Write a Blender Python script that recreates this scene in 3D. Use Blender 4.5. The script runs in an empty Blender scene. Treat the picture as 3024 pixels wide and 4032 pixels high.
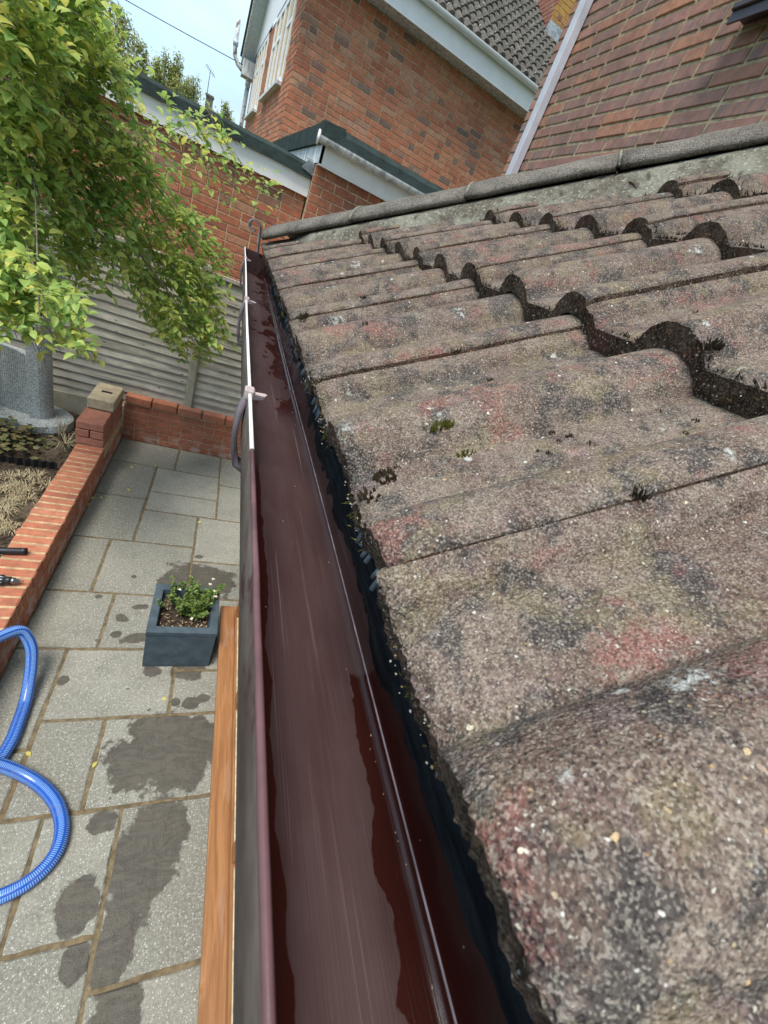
import bpy, bmesh, math, random
from mathutils import Vector, Matrix, noise as mnoise
random.seed(7)
scn = bpy.context.scene
COL = scn.collection
PI = math.pi

# ------------------------------------------------------------------ camera
CAMZ = 2.59
RW = ((0.89113412, -0.26328963, 0.3695383), (0.15400702, -0.59056927, -0.79215515), (0.4268042, 0.76282797, -0.48572797))
FPX = 1600.736
cam_d = bpy.data.cameras.new('camera')
cam = bpy.data.objects.new('camera', cam_d)
COL.objects.link(cam)
scn.camera = cam
cam_d.sensor_fit = 'HORIZONTAL'
cam_d.sensor_width = 36.0
cam_d.lens = FPX / 3024 * 36.0
cam_d.clip_start = 0.01
cam_d.clip_end = 2000
right, down, fwd = Vector(RW[0]), Vector(RW[1]), Vector(RW[2])
m3 = Matrix((right, -down, -fwd)).transposed()
cam.matrix_world = Matrix.Translation((0, 0, CAMZ)) @ m3.to_4x4()
cam_d.dof.use_dof = True
cam_d.dof.focus_distance = 0.75
cam_d.dof.aperture_fstop = 22.0


def px(p):
    """image position (3024 x 4032 frame) of a world point, used only to drop bricks nobody can see"""
    v = Vector(p) - Vector((0, 0, CAMZ))
    z = fwd.dot(v)
    if z < 0.01:
        return None
    return (1512 + FPX * right.dot(v) / z, 2016 + FPX * down.dot(v) / z, z)


# ------------------------------------------------------------------ light and exposure
SUN_EL, SUN_AZ = math.radians(68), math.radians(226)      # azimuth clockwise from +Y
world = bpy.data.worlds.new('World')
scn.world = world
world.use_nodes = True
wn = world.node_tree.nodes
wl = world.node_tree.links
wn.clear()
w_out = wn.new('ShaderNodeOutputWorld')
w_bg = wn.new('ShaderNodeBackground')
w_sky = wn.new('ShaderNodeTexSky')
w_sky.sky_type = 'NISHITA'
w_sky.sun_disc = False
w_sky.sun_elevation = SUN_EL
w_sky.sun_rotation = SUN_AZ
w_sky.air_density = 1.0
w_sky.dust_density = 1.2
w_sky.ozone_density = 1.0
w_tc = wn.new('ShaderNodeTexCoord')
w_map = wn.new('ShaderNodeMapping')
w_map.inputs['Rotation'].default_value = (0.2, 0.35, 0.6)
w_map.inputs['Scale'].default_value = (1.2, 3.0, 5.0)
w_no = wn.new('ShaderNodeTexNoise')
w_no.inputs['Scale'].default_value = 1.6
w_no.inputs['Detail'].default_value = 5
w_no.inputs['Roughness'].default_value = 0.5
w_ramp = wn.new('ShaderNodeValToRGB')
w_ramp.color_ramp.elements[0].position = 0.36
w_ramp.color_ramp.elements[0].color = (0.02, 0.02, 0.02, 1)
w_ramp.color_ramp.elements[1].position = 0.68
w_ramp.color_ramp.elements[1].color = (0.85, 0.85, 0.85, 1)
w_mix = wn.new('ShaderNodeMix')
w_mix.data_type = 'RGBA'
w_mix.inputs[7].default_value = (4.7, 6.4, 7.3, 1)
w_bg.inputs['Strength'].default_value = 0.068
wl.new(w_tc.outputs['Generated'], w_map.inputs['Vector'])
wl.new(w_map.outputs[0], w_no.inputs['Vector'])
wl.new(w_no.outputs['Fac'], w_ramp.inputs[0])
wl.new(w_ramp.outputs[0], w_mix.inputs[0])
wl.new(w_sky.outputs[0], w_mix.inputs[6])
wl.new(w_mix.outputs[2], w_bg.inputs['Color'])
wl.new(w_bg.outputs[0], w_out.inputs[0])

sun_d = bpy.data.lights.new('sun', 'SUN')
sun_d.energy = 1.35
sun_d.angle = math.radians(24)
sun_d.color = (1.0, 0.95, 0.88)
sun = bpy.data.objects.new('sun', sun_d)
COL.objects.link(sun)
sdir = Vector((math.sin(SUN_AZ) * math.cos(SUN_EL), math.cos(SUN_AZ) * math.cos(SUN_EL), math.sin(SUN_EL)))
sun.rotation_euler = sdir.to_track_quat('Z', 'Y').to_euler()

scn.view_settings.view_transform = 'Standard'
scn.view_settings.look = 'None'
scn.view_settings.exposure = 1.6
scn.view_settings.gamma = 1.0
scn.view_settings.use_curve_mapping = False


# ------------------------------------------------------------------ material helper
class Mat:
    def __init__(self, name, rough=0.8, spec=0.3):
        self.m = bpy.data.materials.new(name)
        self.m.use_nodes = True
        self.n = self.m.node_tree.nodes
        self.l = self.m.node_tree.links
        self.b = self.n['Principled BSDF']
        self.b.inputs['Roughness'].default_value = rough
        self.b.inputs['Specular IOR Level'].default_value = spec
        self.tc = self.n.new('ShaderNodeTexCoord')
        self._c = {}

    def put(self, sock, v):
        if hasattr(v, 'is_output') or isinstance(v, bpy.types.NodeSocket):
            self.l.new(v, sock)
        elif isinstance(v, (tuple, list)) and len(v) == 3 and sock.type == 'RGBA':
            sock.default_value = (*v, 1)
        else:
            sock.default_value = v

    def obj(self, rnd=0.0):
        """object coordinates, shifted by the object's own random number"""
        if rnd == 0:
            return self.tc.outputs['Object']
        k = ('o', rnd)
        if k not in self._c:
            oi = self.n.new('ShaderNodeObjectInfo')
            mu = self.math('MULTIPLY', oi.outputs['Random'], rnd)
            va = self.n.new('ShaderNodeVectorMath')
            va.operation = 'ADD'
            self.l.new(self.tc.outputs['Object'], va.inputs[0])
            self.l.new(mu, va.inputs[1])
            self._c[k] = va.outputs[0]
        return self._c[k]

    def pos(self):
        if 'p' not in self._c:
            self._c['p'] = self.n.new('ShaderNodeNewGeometry').outputs['Position']
        return self._c['p']

    def rnd(self):
        """one number per piece: object random + the 'rnd' attribute of joined meshes"""
        if 'r' not in self._c:
            oi = self.n.new('ShaderNodeObjectInfo')
            at = self.n.new('ShaderNodeAttribute')
            at.attribute_name = 'rnd'
            s = self.math('ADD', oi.outputs['Random'], at.outputs['Fac'])
            self._c['r'] = self.math('FRACT', s)
        return self._c['r']

    def rnd2(self, k=17.31):
        return self.math('FRACT', self.math('MULTIPLY', self.rnd(), k))

    def math(self, op, a, b=0.0, c=None):
        n = self.n.new('ShaderNodeMath')
        n.operation = op
        self.put(n.inputs[0], a)
        self.put(n.inputs[1], b)
        if c is not None:
            self.put(n.inputs[2], c)
        return n.outputs[0]

    def maps(self, vec, scale=(1, 1, 1), rot=(0, 0, 0)):
        n = self.n.new('ShaderNodeMapping')
        n.inputs['Scale'].default_value = scale
        n.inputs['Rotation'].default_value = rot
        self.l.new(vec, n.inputs['Vector'])
        return n.outputs[0]

    def noise(self, vec, scale, detail=3, rough=0.55, dist=0.0, out='Fac'):
        n = self.n.new('ShaderNodeTexNoise')
        n.inputs['Scale'].default_value = scale
        n.inputs['Detail'].default_value = detail
        n.inputs['Roughness'].default_value = rough
        n.inputs['Distortion'].default_value = dist
        self.l.new(vec, n.inputs['Vector'])
        return n.outputs[out]

    def voro(self, vec, scale, feat='F1', rand=1.0):
        n = self.n.new('ShaderNodeTexVoronoi')
        n.feature = feat
        n.inputs['Scale'].default_value = scale
        n.inputs['Randomness'].default_value = rand
        self.l.new(vec, n.inputs['Vector'])
        return n.outputs['Distance'], n.outputs['Color']

    def sep(self, col, i=0):
        n = self.n.new('ShaderNodeSeparateColor')
        self.l.new(col, n.inputs[0])
        return n.outputs[i]

    def sepv(self, vec):
        n = self.n.new('ShaderNodeSeparateXYZ')
        self.l.new(vec, n.inputs[0])
        return n.outputs

    def ramp(self, fac, stops, interp='LINEAR'):
        n = self.n.new('ShaderNodeValToRGB')
        n.color_ramp.interpolation = interp
        e = n.color_ramp.elements
        while len(e) < len(stops):
            e.new(0.5)
        for i, (p, c) in enumerate(stops):
            e[i].position = p
            if not isinstance(c, (tuple, list)):
                c = (c, c, c)
            e[i].color = (*c, 1)
        self.l.new(fac, n.inputs[0])
        return n.outputs[0]

    def step(self, v, a, b):
        """smooth 0..1 between a and b (a may be larger than b)"""
        n = self.n.new('ShaderNodeMapRange')
        n.interpolation_type = 'SMOOTHSTEP'
        self.put(n.inputs[0], v)
        lo, hi, t0, t1 = (a, b, 0.0, 1.0) if a < b else (b, a, 1.0, 0.0)
        n.inputs[1].default_value = lo
        n.inputs[2].default_value = hi
        n.inputs[3].default_value = t0
        n.inputs[4].default_value = t1
        return n.outputs[0]

    def mix(self, f, a, b, mode='MIX'):
        n = self.n.new('ShaderNodeMix')
        n.data_type = 'RGBA'
        n.blend_type = mode
        n.clamp_factor = True
        self.put(n.inputs[0], f)
        self.put(n.inputs[6], a)
        self.put(n.inputs[7], b)
        return n.outputs[2]

    def color(self, c):
        self.put(self.b.inputs['Base Color'], c)
        return self

    def rough(self, c):
        self.put(self.b.inputs['Roughness'], c)
        return self

    def bump(self, *hs):
        """hs: (height, distance in metres) pairs"""
        prev = None
        for h, d in hs:
            n = self.n.new('ShaderNodeBump')
            n.inputs['Strength'].default_value = 1.0
            n.inputs['Distance'].default_value = d
            self.put(n.inputs['Height'], h)
            if prev is not None:
                self.l.new(prev, n.inputs['Normal'])
            prev = n.outputs[0]
        self.l.new(prev, self.b.inputs['Normal'])
        return self


def plain(name, col, rough=0.6, var=0.25, scale=30, bumpd=0.0, metal=0.0, spec=0.4):
    M = Mat(name, rough, spec)
    f = M.noise(M.obj(3.0), scale, 4)
    M.color(M.mix(M.step(f, 0.3, 0.7), tuple(c * (1 - var) for c in col), tuple(min(1, c * (1 + var)) for c in col)))
    M.b.inputs['Metallic'].default_value = metal
    if bumpd:
        M.bump((M.noise(M.obj(3.0), scale * 3, 4), bumpd))
    return M.m


def brick_mat(name, stops, streak=None, lime=0.0, orange=None):
    """stops: colour ramp over the per-brick random number"""
    M = Mat(name, 0.85, 0.2)
    base = M.ramp(M.rnd(), stops)
    v = M.obj(7.0)
    f = M.noise(v, 22, 4, 0.6)
    c = M.mix(M.step(f, 0.35, 0.7), base, M.mix(0.32, base, (0.06, 0.035, 0.03)))
    if streak:                                       # dark dragged marks across the face
        g = M.noise(M.maps(v, (55, 6, 7), (0, 0.35, 0)), 1.0, 4, 0.6)
        sel = M.step(M.rnd2(), 0.25, 0.9)
        c = M.mix(M.math('MULTIPLY', M.step(g, 0.46, 0.62), sel), c, streak)
        g2 = M.noise(M.maps(v, (30, 5, 5), (0, 0.3, 0)), 1.0, 3)
        c = M.mix(M.math('MULTIPLY', M.step(g2, 0.55, 0.7), 0.45), c, (0.36, 0.17, 0.12))
    ridg = M.noise(M.maps(v, (3, 3, 230)), 1.0, 2, 0.5)      # wire-cut ridges
    if not streak:
        c = M.mix(M.math('MULTIPLY', M.step(ridg, 0.52, 0.72), 0.5), c, M.mix(0.5, c, (0.12, 0.04, 0.03)))
        c = M.mix(M.math('MULTIPLY', M.step(M.noise(v, 9, 3), 0.6, 0.75), 0.35), c, (0.42, 0.25, 0.15))
    if lime:
        g = M.noise(M.pos(), 9, 4, 0.65)
        z = M.sepv(M.pos())[2]
        k = M.math('MULTIPLY', M.step(g, 0.45, 0.62), M.step(z, 0.24, 0.05))
        c = M.mix(M.math('MULTIPLY', k, lime), c, (0.5, 0.4, 0.36))
    sp = M.noise(v, 160, 2)
    c = M.mix(M.step(sp, 0.62, 0.75), c, M.mix(0.4, c, (0.5, 0.4, 0.3)))
    wst = M.noise(M.maps(M.pos(), (1.6, 1.6, 0.7)), 1.3, 5, 0.65)          # weathering that runs over many bricks
    c = M.mix(M.math('MULTIPLY', M.step(wst, 0.50, 0.68), 0.38), c, (0.14, 0.09, 0.075))
    c = M.mix(M.math('MULTIPLY', M.step(wst, 0.46, 0.30), 0.28), c, (0.56, 0.36, 0.24))
    M.color(c)
    M.bump((f, 0.003), (ridg if not streak else g, 0.0012), (sp, 0.0008))
    return M.m


def mortar_mat(name, col):
    M = Mat(name, 0.95, 0.1)
    f = M.noise(M.pos(), 25, 5, 0.65)
    g = M.noise(M.pos(), 220, 3)
    M.color(M.mix(M.step(f, 0.3, 0.7), tuple(c * 0.6 for c in col), tuple(c * 1.2 for c in col)))
    M.bump((f, 0.004), (g, 0.002))
    return M.m


# ------------------------------------------------------------------ mesh helpers
class MB:
    def __init__(self):
        self.v, self.f, self.mi, self.r, self.sm = [], [], [], [], []

    def add(self, vs, fs, mi=0, r=0.0, sm=False, M=None):
        o = len(self.v)
        for p in vs:
            p = Vector(p)
            if M is not None:
                p = M @ p
            self.v.append(p)
        for f in fs:
            self.f.append([i + o for i in f])
            self.mi.append(mi)
            self.r.append(r)
            self.sm.append(sm)
        return self

    def box(self, a, b, mi=0, r=0.0, M=None):
        (x0, y0, z0), (x1, y1, z1) = a, b
        self.add([(x0, y0, z0), (x1, y0, z0), (x1, y1, z0), (x0, y1, z0), (x0, y0, z1), (x1, y0, z1), (x1, y1, z1), (x0, y1, z1)],
                 [(0, 3, 2, 1), (4, 5, 6, 7), (0, 1, 5, 4), (1, 2, 6, 5), (2, 3, 7, 6), (3, 0, 4, 7)], mi, r, False, M)
        return self

    def cbox(self, a, b, c=0.003, mi=0, r=0.0, M=None):
        """box with chamfered edges"""
        (x0, y0, z0), (x1, y1, z1) = a, b
        vs, idx = [], {}
        for ix, x in enumerate((x0, x1)):
            for iy, y in enumerate((y0, y1)):
                for iz, z in enumerate((z0, z1)):
                    sx, sy, sz = (1, -1)[ix], (1, -1)[iy], (1, -1)[iz]
                    for ax, d in enumerate(((0, sy * c, sz * c), (sx * c, 0, sz * c), (sx * c, sy * c, 0))):
                        idx[(ix, iy, iz, ax)] = len(vs)
                        vs.append((x + d[0], y + d[1], z + d[2]))
        g = lambda *k: idx[k]
        fs = []
        for s in (0, 1):
            q = [g(s, 0, 0, 0), g(s, 1, 0, 0), g(s, 1, 1, 0), g(s, 0, 1, 0)]
            fs.append(q if s else q[::-1])
            q = [g(0, s, 0, 1), g(0, s, 1, 1), g(1, s, 1, 1), g(1, s, 0, 1)]
            fs.append(q if s else q[::-1])
            q = [g(0, 0, s, 2), g(1, 0, s, 2), g(1, 1, s, 2), g(0, 1, s, 2)]
            fs.append(q if s else q[::-1])
        for i in (0, 1):
            for j in (0, 1):
                q = [g(0, i, j, 1), g(1, i, j, 1), g(1, i, j, 2), g(0, i, j, 2)]
                fs.append(q if (i ^ j) else q[::-1])
                q = [g(i, 0, j, 2), g(i, 1, j, 2), g(i, 1, j, 0), g(i, 0, j, 0)]
                fs.append(q if (i ^ j) else q[::-1])
                q = [g(i, j, 0, 0), g(i, j, 1, 0), g(i, j, 1, 1), g(i, j, 0, 1)]
                fs.append(q if (i ^ j) else q[::-1])
                for k in (0, 1):
                    q = [g(i, j, k, 0), g(i, j, k, 1), g(i, j, k, 2)]
                    fs.append(q if (i ^ j ^ k) else q[::-1])
        self.add(vs, fs, mi, r, False, M)
        return self

    def tube(self, pts, rad, n=8, mi=0, r=0.0, caps=True, rads=None):
        pts = [Vector(p) for p in pts]
        vs, fs = [], []
        up = Vector((0, 0, 1))
        t0 = (pts[1] - pts[0]).normalized()
        nn = t0.cross(up)
        if nn.length < 0.01:
            nn = t0.cross(Vector((1, 0, 0)))
        nn.normalize()
        for i, p in enumerate(pts):
            t = (pts[min(i + 1, len(pts) - 1)] - pts[max(i - 1, 0)]).normalized()
            nn = (nn - t * nn.dot(t)).normalized()
            bb = t.cross(nn)
            rr = rads[i] if rads else rad
            for k in range(n):
                a = 2 * PI * k / n
                vs.append(p + (nn * math.cos(a) + bb * math.sin(a)) * rr)
        for i in range(len(pts) - 1):
            for k in range(n):
                fs.append((i * n + k, i * n + (k + 1) % n, (i + 1) * n + (k + 1) % n, (i + 1) * n + k))
        if caps:
            fs.append(tuple(range(n))[::-1])
            fs.append(tuple(range((len(pts) - 1) * n, len(pts) * n)))
        self.add(vs, fs, mi, r, True)
        return self

    def extrude(self, prof, axis, t0, t1, closed=True, mi=0, caps=True, sm=False, segs=1, wob=None):
        """sweep a 2-D profile (a, b) along an axis: 'x' -> (t,a,b), 'y' -> (a,t,b), 'z' -> (a,b,t)"""
        P = {'x': lambda a, b, t: (t, a, b), 'y': lambda a, b, t: (a, t, b), 'z': lambda a, b, t: (a, b, t)}[axis]
        n = len(prof)
        vs, fs = [], []
        for s in range(segs + 1):
            t = t0 + (t1 - t0) * s / segs
            for a, b in prof:
                if wob:
                    a, b = wob(a, b, t)
                vs.append(P(a, b, t))
        for s in range(segs):
            for k in range(n if closed else n - 1):
                k2 = (k + 1) % n
                fs.append((s * n + k, s * n + k2, (s + 1) * n + k2, (s + 1) * n + k))
        if caps and closed:
            fs.append(tuple(range(n))[::-1])
            fs.append(tuple(range(segs * n, segs * n + n)))
        self.add(vs, fs, mi, 0.0, sm)
        return self

    def mesh(self, name, mats):
        me = bpy.data.meshes.new(name)
        me.from_pydata([tuple(v) for v in self.v], [], self.f)
        for m in (mats if isinstance(mats, (list, tuple)) else [mats]):
            me.materials.append(m)
        me.polygons.foreach_set('material_index', self.mi)
        me.polygons.foreach_set('use_smooth', self.sm)
        if any(self.r):
            at = me.attributes.new('rnd', 'FLOAT', 'FACE')
            at.data.foreach_set('value', self.r)
        me.update()
        return me

    def build(self, name, mats, parent=None, fixn=False):
        me = self.mesh(name, mats)
        if fixn:
            bm = bmesh.new()
            bm.from_mesh(me)
            bmesh.ops.recalc_face_normals(bm, faces=bm.faces)
            bm.to_mesh(me)
            bm.free()
        return link(name, me, parent)


def link(name, me, parent=None, mw=None):
    o = bpy.data.objects.new(name, me)
    COL.objects.link(o)
    if parent is not None:
        o.parent = parent
        o.matrix_parent_inverse = PINV.get(parent.name, Matrix.Identity(4))
    if mw is not None:
        o.matrix_local = (PINV.get(parent.name, Matrix.Identity(4)) @ mw) if parent is not None else mw
    return o


PINV = {}


def tag(o, label=None, cat=None, group=None, kind=None):
    if label:
        o['label'] = label
    if cat:
        o['category'] = cat
    if group:
        o['group'] = group
    if kind:
        o['kind'] = kind
    return o


def thing(name, loc, label, cat, group=None):
    """Empty at the thing's base; its parts are given in world coordinates"""
    o = bpy.data.objects.new(name, None)
    o.empty_display_size = 0.1
    COL.objects.link(o)
    o.location = loc
    PINV[o.name] = Matrix.Translation(loc).inverted()
    return tag(o, label, cat, group)


def rn(a, b):
    return random.uniform(a, b)


# ------------------------------------------------------------------ brick walls
BRICK_MESH = {}


def brick_mesh(L, H, D, mat, rough=0.0):
    k = (round(L, 3), round(H, 3), round(D, 3), mat.name)
    if k not in BRICK_MESH:
        b = MB()
        c = 0.0035
        # front at y=0 facing -y, chamfered rim, sides; open at the back
        vs = [(0, c, 0), (L, c, 0), (L, c, H), (0, c, H), (c, 0, c), (L - c, 0, c), (L - c, 0, H - c), (c, 0, H - c),
              (0, D, 0), (L, D, 0), (L, D, H), (0, D, H)]
        fs = [(4, 5, 6, 7), (0, 1, 5, 4), (1, 2, 6, 5), (2, 3, 7, 6), (3, 0, 4, 7), (0, 8, 9, 1), (1, 9, 10, 2), (2, 10, 11, 3), (3, 11, 8, 0)]
        b.add(vs, fs)
        BRICK_MESH[k] = b.mesh('brick', mat)
    return BRICK_MESH[k]


def brick_wall(parent, origin, n, L, H, mat, mort, st=0.225, co=0.075, jt=0.010, inside=None, nparts=300, wallname='mortar', hdr=0.3,
               seed=1, show=None, D=0.03, back=0.1, wall_parent=None, mortar_box=True, jitter=0.0015, phase=0.0):
    """bricks on the face at origin with outward normal n; u runs to the right seen from outside"""
    rng = random.Random(seed)
    n = Vector(n).normalized()
    yv = -n
    zv = Vector((0, 0, 1))
    uv = yv.cross(zv).normalized()
    org = Vector(origin)
    basis = Matrix((uv, yv, zv)).transposed().to_4x4()
    items = []
    rows = int(math.ceil(H / co))
    for r in range(rows):
        u = -phase - (st / 2 if r % 2 else 0.0) - (st if rng.random() < 0.3 else 0) * 0
        z = r * co
        while u < L:
            l = st if rng.random() > hdr else st / 2
            a, b = max(u, 0.0), min(u + l - jt, L)
            u += l
            if b - a < 0.02:
                continue
            h = min(co - jt, H - z)
            if h < 0.02:
                continue
            if inside and not inside((a + b) / 2, z + h / 2):
                continue
            w = org + uv * ((a + b) / 2) + zv * (z + h / 2)
            q = px(w)
            vis = q is not None and -60 < q[0] < 3084 and -60 < q[1] < 4092
            if show and not show(w, q):
                vis = False
            area = 0
            if vis:
                cosv = abs((w - Vector((0, 0, CAMZ))).normalized().dot(n))
                area = (b - a) * h * cosv / (q[2] ** 2)
            items.append((area, a, b, z, h))
    items.sort(key=lambda t: -t[0])
    MBst = MB()
    cnt = 0
    for area, a, b, z, h in items:
        j = rng.uniform(-jitter, jitter)
        rot = Matrix.Rotation(rng.uniform(-0.006, 0.006), 4, 'Z') @ Matrix.Rotation(rng.uniform(-0.006, 0.006), 4, 'Y')
        mw = Matrix.Translation(org + uv * a + zv * z - n * j) @ basis @ rot
        if area > 0 and cnt < nparts:
            me = brick_mesh(b - a, h, D, mat)
            link('brick', me, parent, mw)
            cnt += 1
        else:
            c = 0.0035
            Lb = b - a
            vs = [(0, c, 0), (Lb, c, 0), (Lb, c, h), (0, c, h), (c, 0, c), (Lb - c, 0, c), (Lb - c, 0, h - c), (c, 0, h - c)]
            fs = [(4, 5, 6, 7), (0, 1, 5, 4), (1, 2, 6, 5), (2, 3, 7, 6), (3, 0, 4, 7)]
            MBst.add(vs, fs, 0, rng.uniform(0.01, 0.99), False, mw)
    if MBst.f:
        tag(MBst.build('bricks', mat, parent), kind='stuff')
    return cnt

# ================================================================== MATERIALS
m_brick_far = brick_mat('brick_orange_red', [(0.0, (0.50, 0.165, 0.085)), (0.25, (0.64, 0.245, 0.13)), (0.5, (0.56, 0.20, 0.105)), (0.75, (0.66, 0.29, 0.155)), (0.88, (0.58, 0.31, 0.19)), (0.94, (0.33, 0.18, 0.13)), (1.0, (0.23, 0.16, 0.12))])
m_brick_garage = brick_mat('brick_garage_red', [(0.0, (0.48, 0.155, 0.085)), (0.3, (0.58, 0.21, 0.11)), (0.55, (0.40, 0.145, 0.09)), (0.8, (0.60, 0.24, 0.13)), (0.92, (0.52, 0.29, 0.18)), (1.0, (0.25, 0.11, 0.085))])
m_brick_main = brick_mat('brick_brushed_red', [(0.0, (0.33, 0.185, 0.15)), (0.3, (0.39, 0.205, 0.16)), (0.55, (0.34, 0.19, 0.155)), (0.75, (0.42, 0.205, 0.145)), (0.92, (0.50, 0.235, 0.135)), (1.0, (0.29, 0.18, 0.155))], streak=(0.19, 0.155, 0.145))
m_brick_low = brick_mat('brick_bright_red', [(0.0, (0.40, 0.125, 0.07)), (0.4, (0.48, 0.17, 0.095)), (0.7, (0.44, 0.145, 0.09)), (0.9, (0.52, 0.22, 0.13)), (1.0, (0.35, 0.11, 0.072))], lime=0.8)
m_brick_cope = brick_mat('brick_coping', [(0.0, (0.44, 0.15, 0.085)), (0.4, (0.50, 0.19, 0.105)), (0.7, (0.42, 0.14, 0.08)), (1.0, (0.54, 0.22, 0.13))])
m_brick_old = brick_mat('brick_reclaimed', [(0.0, (0.42, 0.19, 0.13)), (0.5, (0.38, 0.15, 0.10)), (1.0, (0.46, 0.24, 0.16))])
m_mortar = mortar_mat('mortar_buff', (0.66, 0.52, 0.34))
m_mortar_main = mortar_mat('mortar_olive', (0.42, 0.35, 0.22))
m_mortar_low = mortar_mat('mortar_sand', (0.52, 0.38, 0.22))
m_joint = mortar_mat('paving_joint', (0.19, 0.145, 0.085))
m_white = plain('white_upvc', (0.88, 0.865, 0.83), 0.35, 0.04, 6)
m_white_dirty = Mat('white_upvc_dirty', 0.5)
_v = m_white_dirty.obj()
_f = m_white_dirty.noise(m_white_dirty.maps(_v, (14, 14, 3)), 1.6, 5, 0.7)
m_white_dirty.color(m_white_dirty.mix(m_white_dirty.step(_f, 0.42, 0.62), (0.80, 0.81, 0.80), (0.42, 0.44, 0.44)))
m_white_dirty = m_white_dirty.m
m_felt_green = Mat('green_mineral_felt', 0.95, 0.1)
_f = m_felt_green.noise(m_felt_green.obj(), 110, 5, 0.85)
_g = m_felt_green.noise(m_felt_green.obj(), 5, 4, 0.6)
m_felt_green.color(m_felt_green.mix(m_felt_green.step(_g, 0.4, 0.7), m_felt_green.mix(_f, (0.012, 0.022, 0.021), (0.085, 0.115, 0.11)), m_felt_green.mix(_f, (0.008, 0.012, 0.010), (0.06, 0.075, 0.07))))
m_felt_green.bump((_f, 0.006), (_g, 0.02))
m_felt_green = m_felt_green.m
m_lead = plain('lead_flashing', (0.16, 0.185, 0.20), 0.6, 0.4, 12, 0.004, 0.0)
m_galv = plain('galvanised_steel', (0.22, 0.27, 0.30), 0.42, 0.3, 25, 0.0006, 0.6)
m_glass = plain('window_glass', (0.34, 0.39, 0.42), 0.05, 0.1, 2, 0.0, 0.0, 0.8)
m_dark = plain('dark_gap', (0.02, 0.018, 0.016), 0.9)
m_pipe_grey = plain('grey_white_downpipe', (0.56, 0.56, 0.60), 0.45, 0.10, 9, 0.0008)
m_concrete = Mat('weathered_concrete', 0.9, 0.15)
_f = m_concrete.noise(m_concrete.obj(2), 8, 5, 0.65)
_g = m_concrete.noise(m_concrete.obj(2), 120, 3)
m_concrete.color(m_concrete.mix(m_concrete.step(_f, 0.35, 0.65), (0.30, 0.29, 0.22), (0.40, 0.38, 0.30)))
m_concrete.bump((_g, 0.002))
m_concrete = m_concrete.m

# granite
G = Mat('grey_granite', 0.75, 0.3)
_v = G.obj()
_d, _c = G.voro(_v, 170)
G.color(G.mix(G.step(G.noise(_v, 5, 3), 0.3, 0.7), G.ramp(G.sep(_c), [(0, (0.15, 0.165, 0.16)), (0.35, (0.32, 0.345, 0.335)), (0.7, (0.46, 0.485, 0.47)), (1, (0.60, 0.62, 0.60))]), G.ramp(G.sep(_c), [(0, (0.14, 0.155, 0.15)), (0.5, (0.37, 0.40, 0.39)), (1, (0.54, 0.565, 0.55))])))
G.bump((_d, 0.002))
m_granite = G.m

# weathered fence boards
F = Mat('weathered_board', 0.85, 0.15)
_v = F.obj(5)
_g = F.noise(F.maps(_v, (1.2, 20, 30)), 1.5, 5, 0.65, 0.4)
_k = F.noise(F.maps(_v, (1.5, 1, 3)), 2.2, 4, 0.6)
_dot, _ = F.voro(F.maps(_v, (5.5, 1, 14)), 1.0)
_knot = F.step(_dot, 0.12, 0.04)
_c = F.mix(F.step(_g, 0.35, 0.68), (0.50, 0.465, 0.39), (0.25, 0.23, 0.19))
_c = F.mix(F.step(_k, 0.45, 0.7), _c, (0.58, 0.555, 0.48))
_c = F.mix(F.math('MULTIPLY', F.rnd(), 0.4), _c, (0.24, 0.22, 0.19))
_c = F.mix(_knot, _c, (0.06, 0.05, 0.045))
F.color(_c)
F.bump((_g, 0.003))
m_board = F.m

# paving stone with wet patches
S = Mat('sandstone_paving', 0.9, 0.25)
_v = S.pos()
_n1 = S.noise(_v, 3.0, 4, 0.6)
_n2 = S.noise(_v, 90, 4, 0.7)
_d, _vc = S.voro(_v, 260)
_c = S.mix(S.step(_n1, 0.3, 0.7), (0.225, 0.218, 0.178), (0.29, 0.28, 0.23))
_c = S.mix(S.math('MULTIPLY', S.rnd(), 0.9), _c, (0.19, 0.183, 0.148))
_c = S.mix(S.math('MULTIPLY', S.step(S.noise(_v, 5.5, 6, 0.7), 0.50, 0.66), 0.40), _c, (0.15, 0.145, 0.115))
_c = S.mix(S.step(_n2, 0.42, 0.66), _c, S.mix(0.30, _c, (0.50, 0.49, 0.43)))
_c = S.mix(S.math('MULTIPLY', S.step(_n2, 0.46, 0.3), 0.35), _c, (0.14, 0.145, 0.12))
_c = S.mix(S.math('MULTIPLY', S.step(S.sep(_vc), 0.93, 0.97), 0.7), _c, (0.62, 0.62, 0.56))
_warp = S.noise(_v, 7, 5, 0.6)
_warp2 = S.noise(_v, 40, 3, 0.6)


def wet_blob(cx, cy, rx, ry, ang):
    sx = S.sepv(_v)
    dx = S.math('SUBTRACT', sx[0], cx)
    dy = S.math('SUBTRACT', sx[1], cy)
    ca, sa = math.cos(ang), math.sin(ang)
    u = S.math('ADD', S.math('MULTIPLY', dx, ca / rx), S.math('MULTIPLY', dy, sa / rx))
    w = S.math('ADD', S.math('MULTIPLY', dx, -sa / ry), S.math('MULTIPLY', dy, ca / ry))
    return S.math('SQRT', S.math('ADD', S.math('MULTIPLY', u, u), S.math('MULTIPLY', w, w)))


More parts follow.
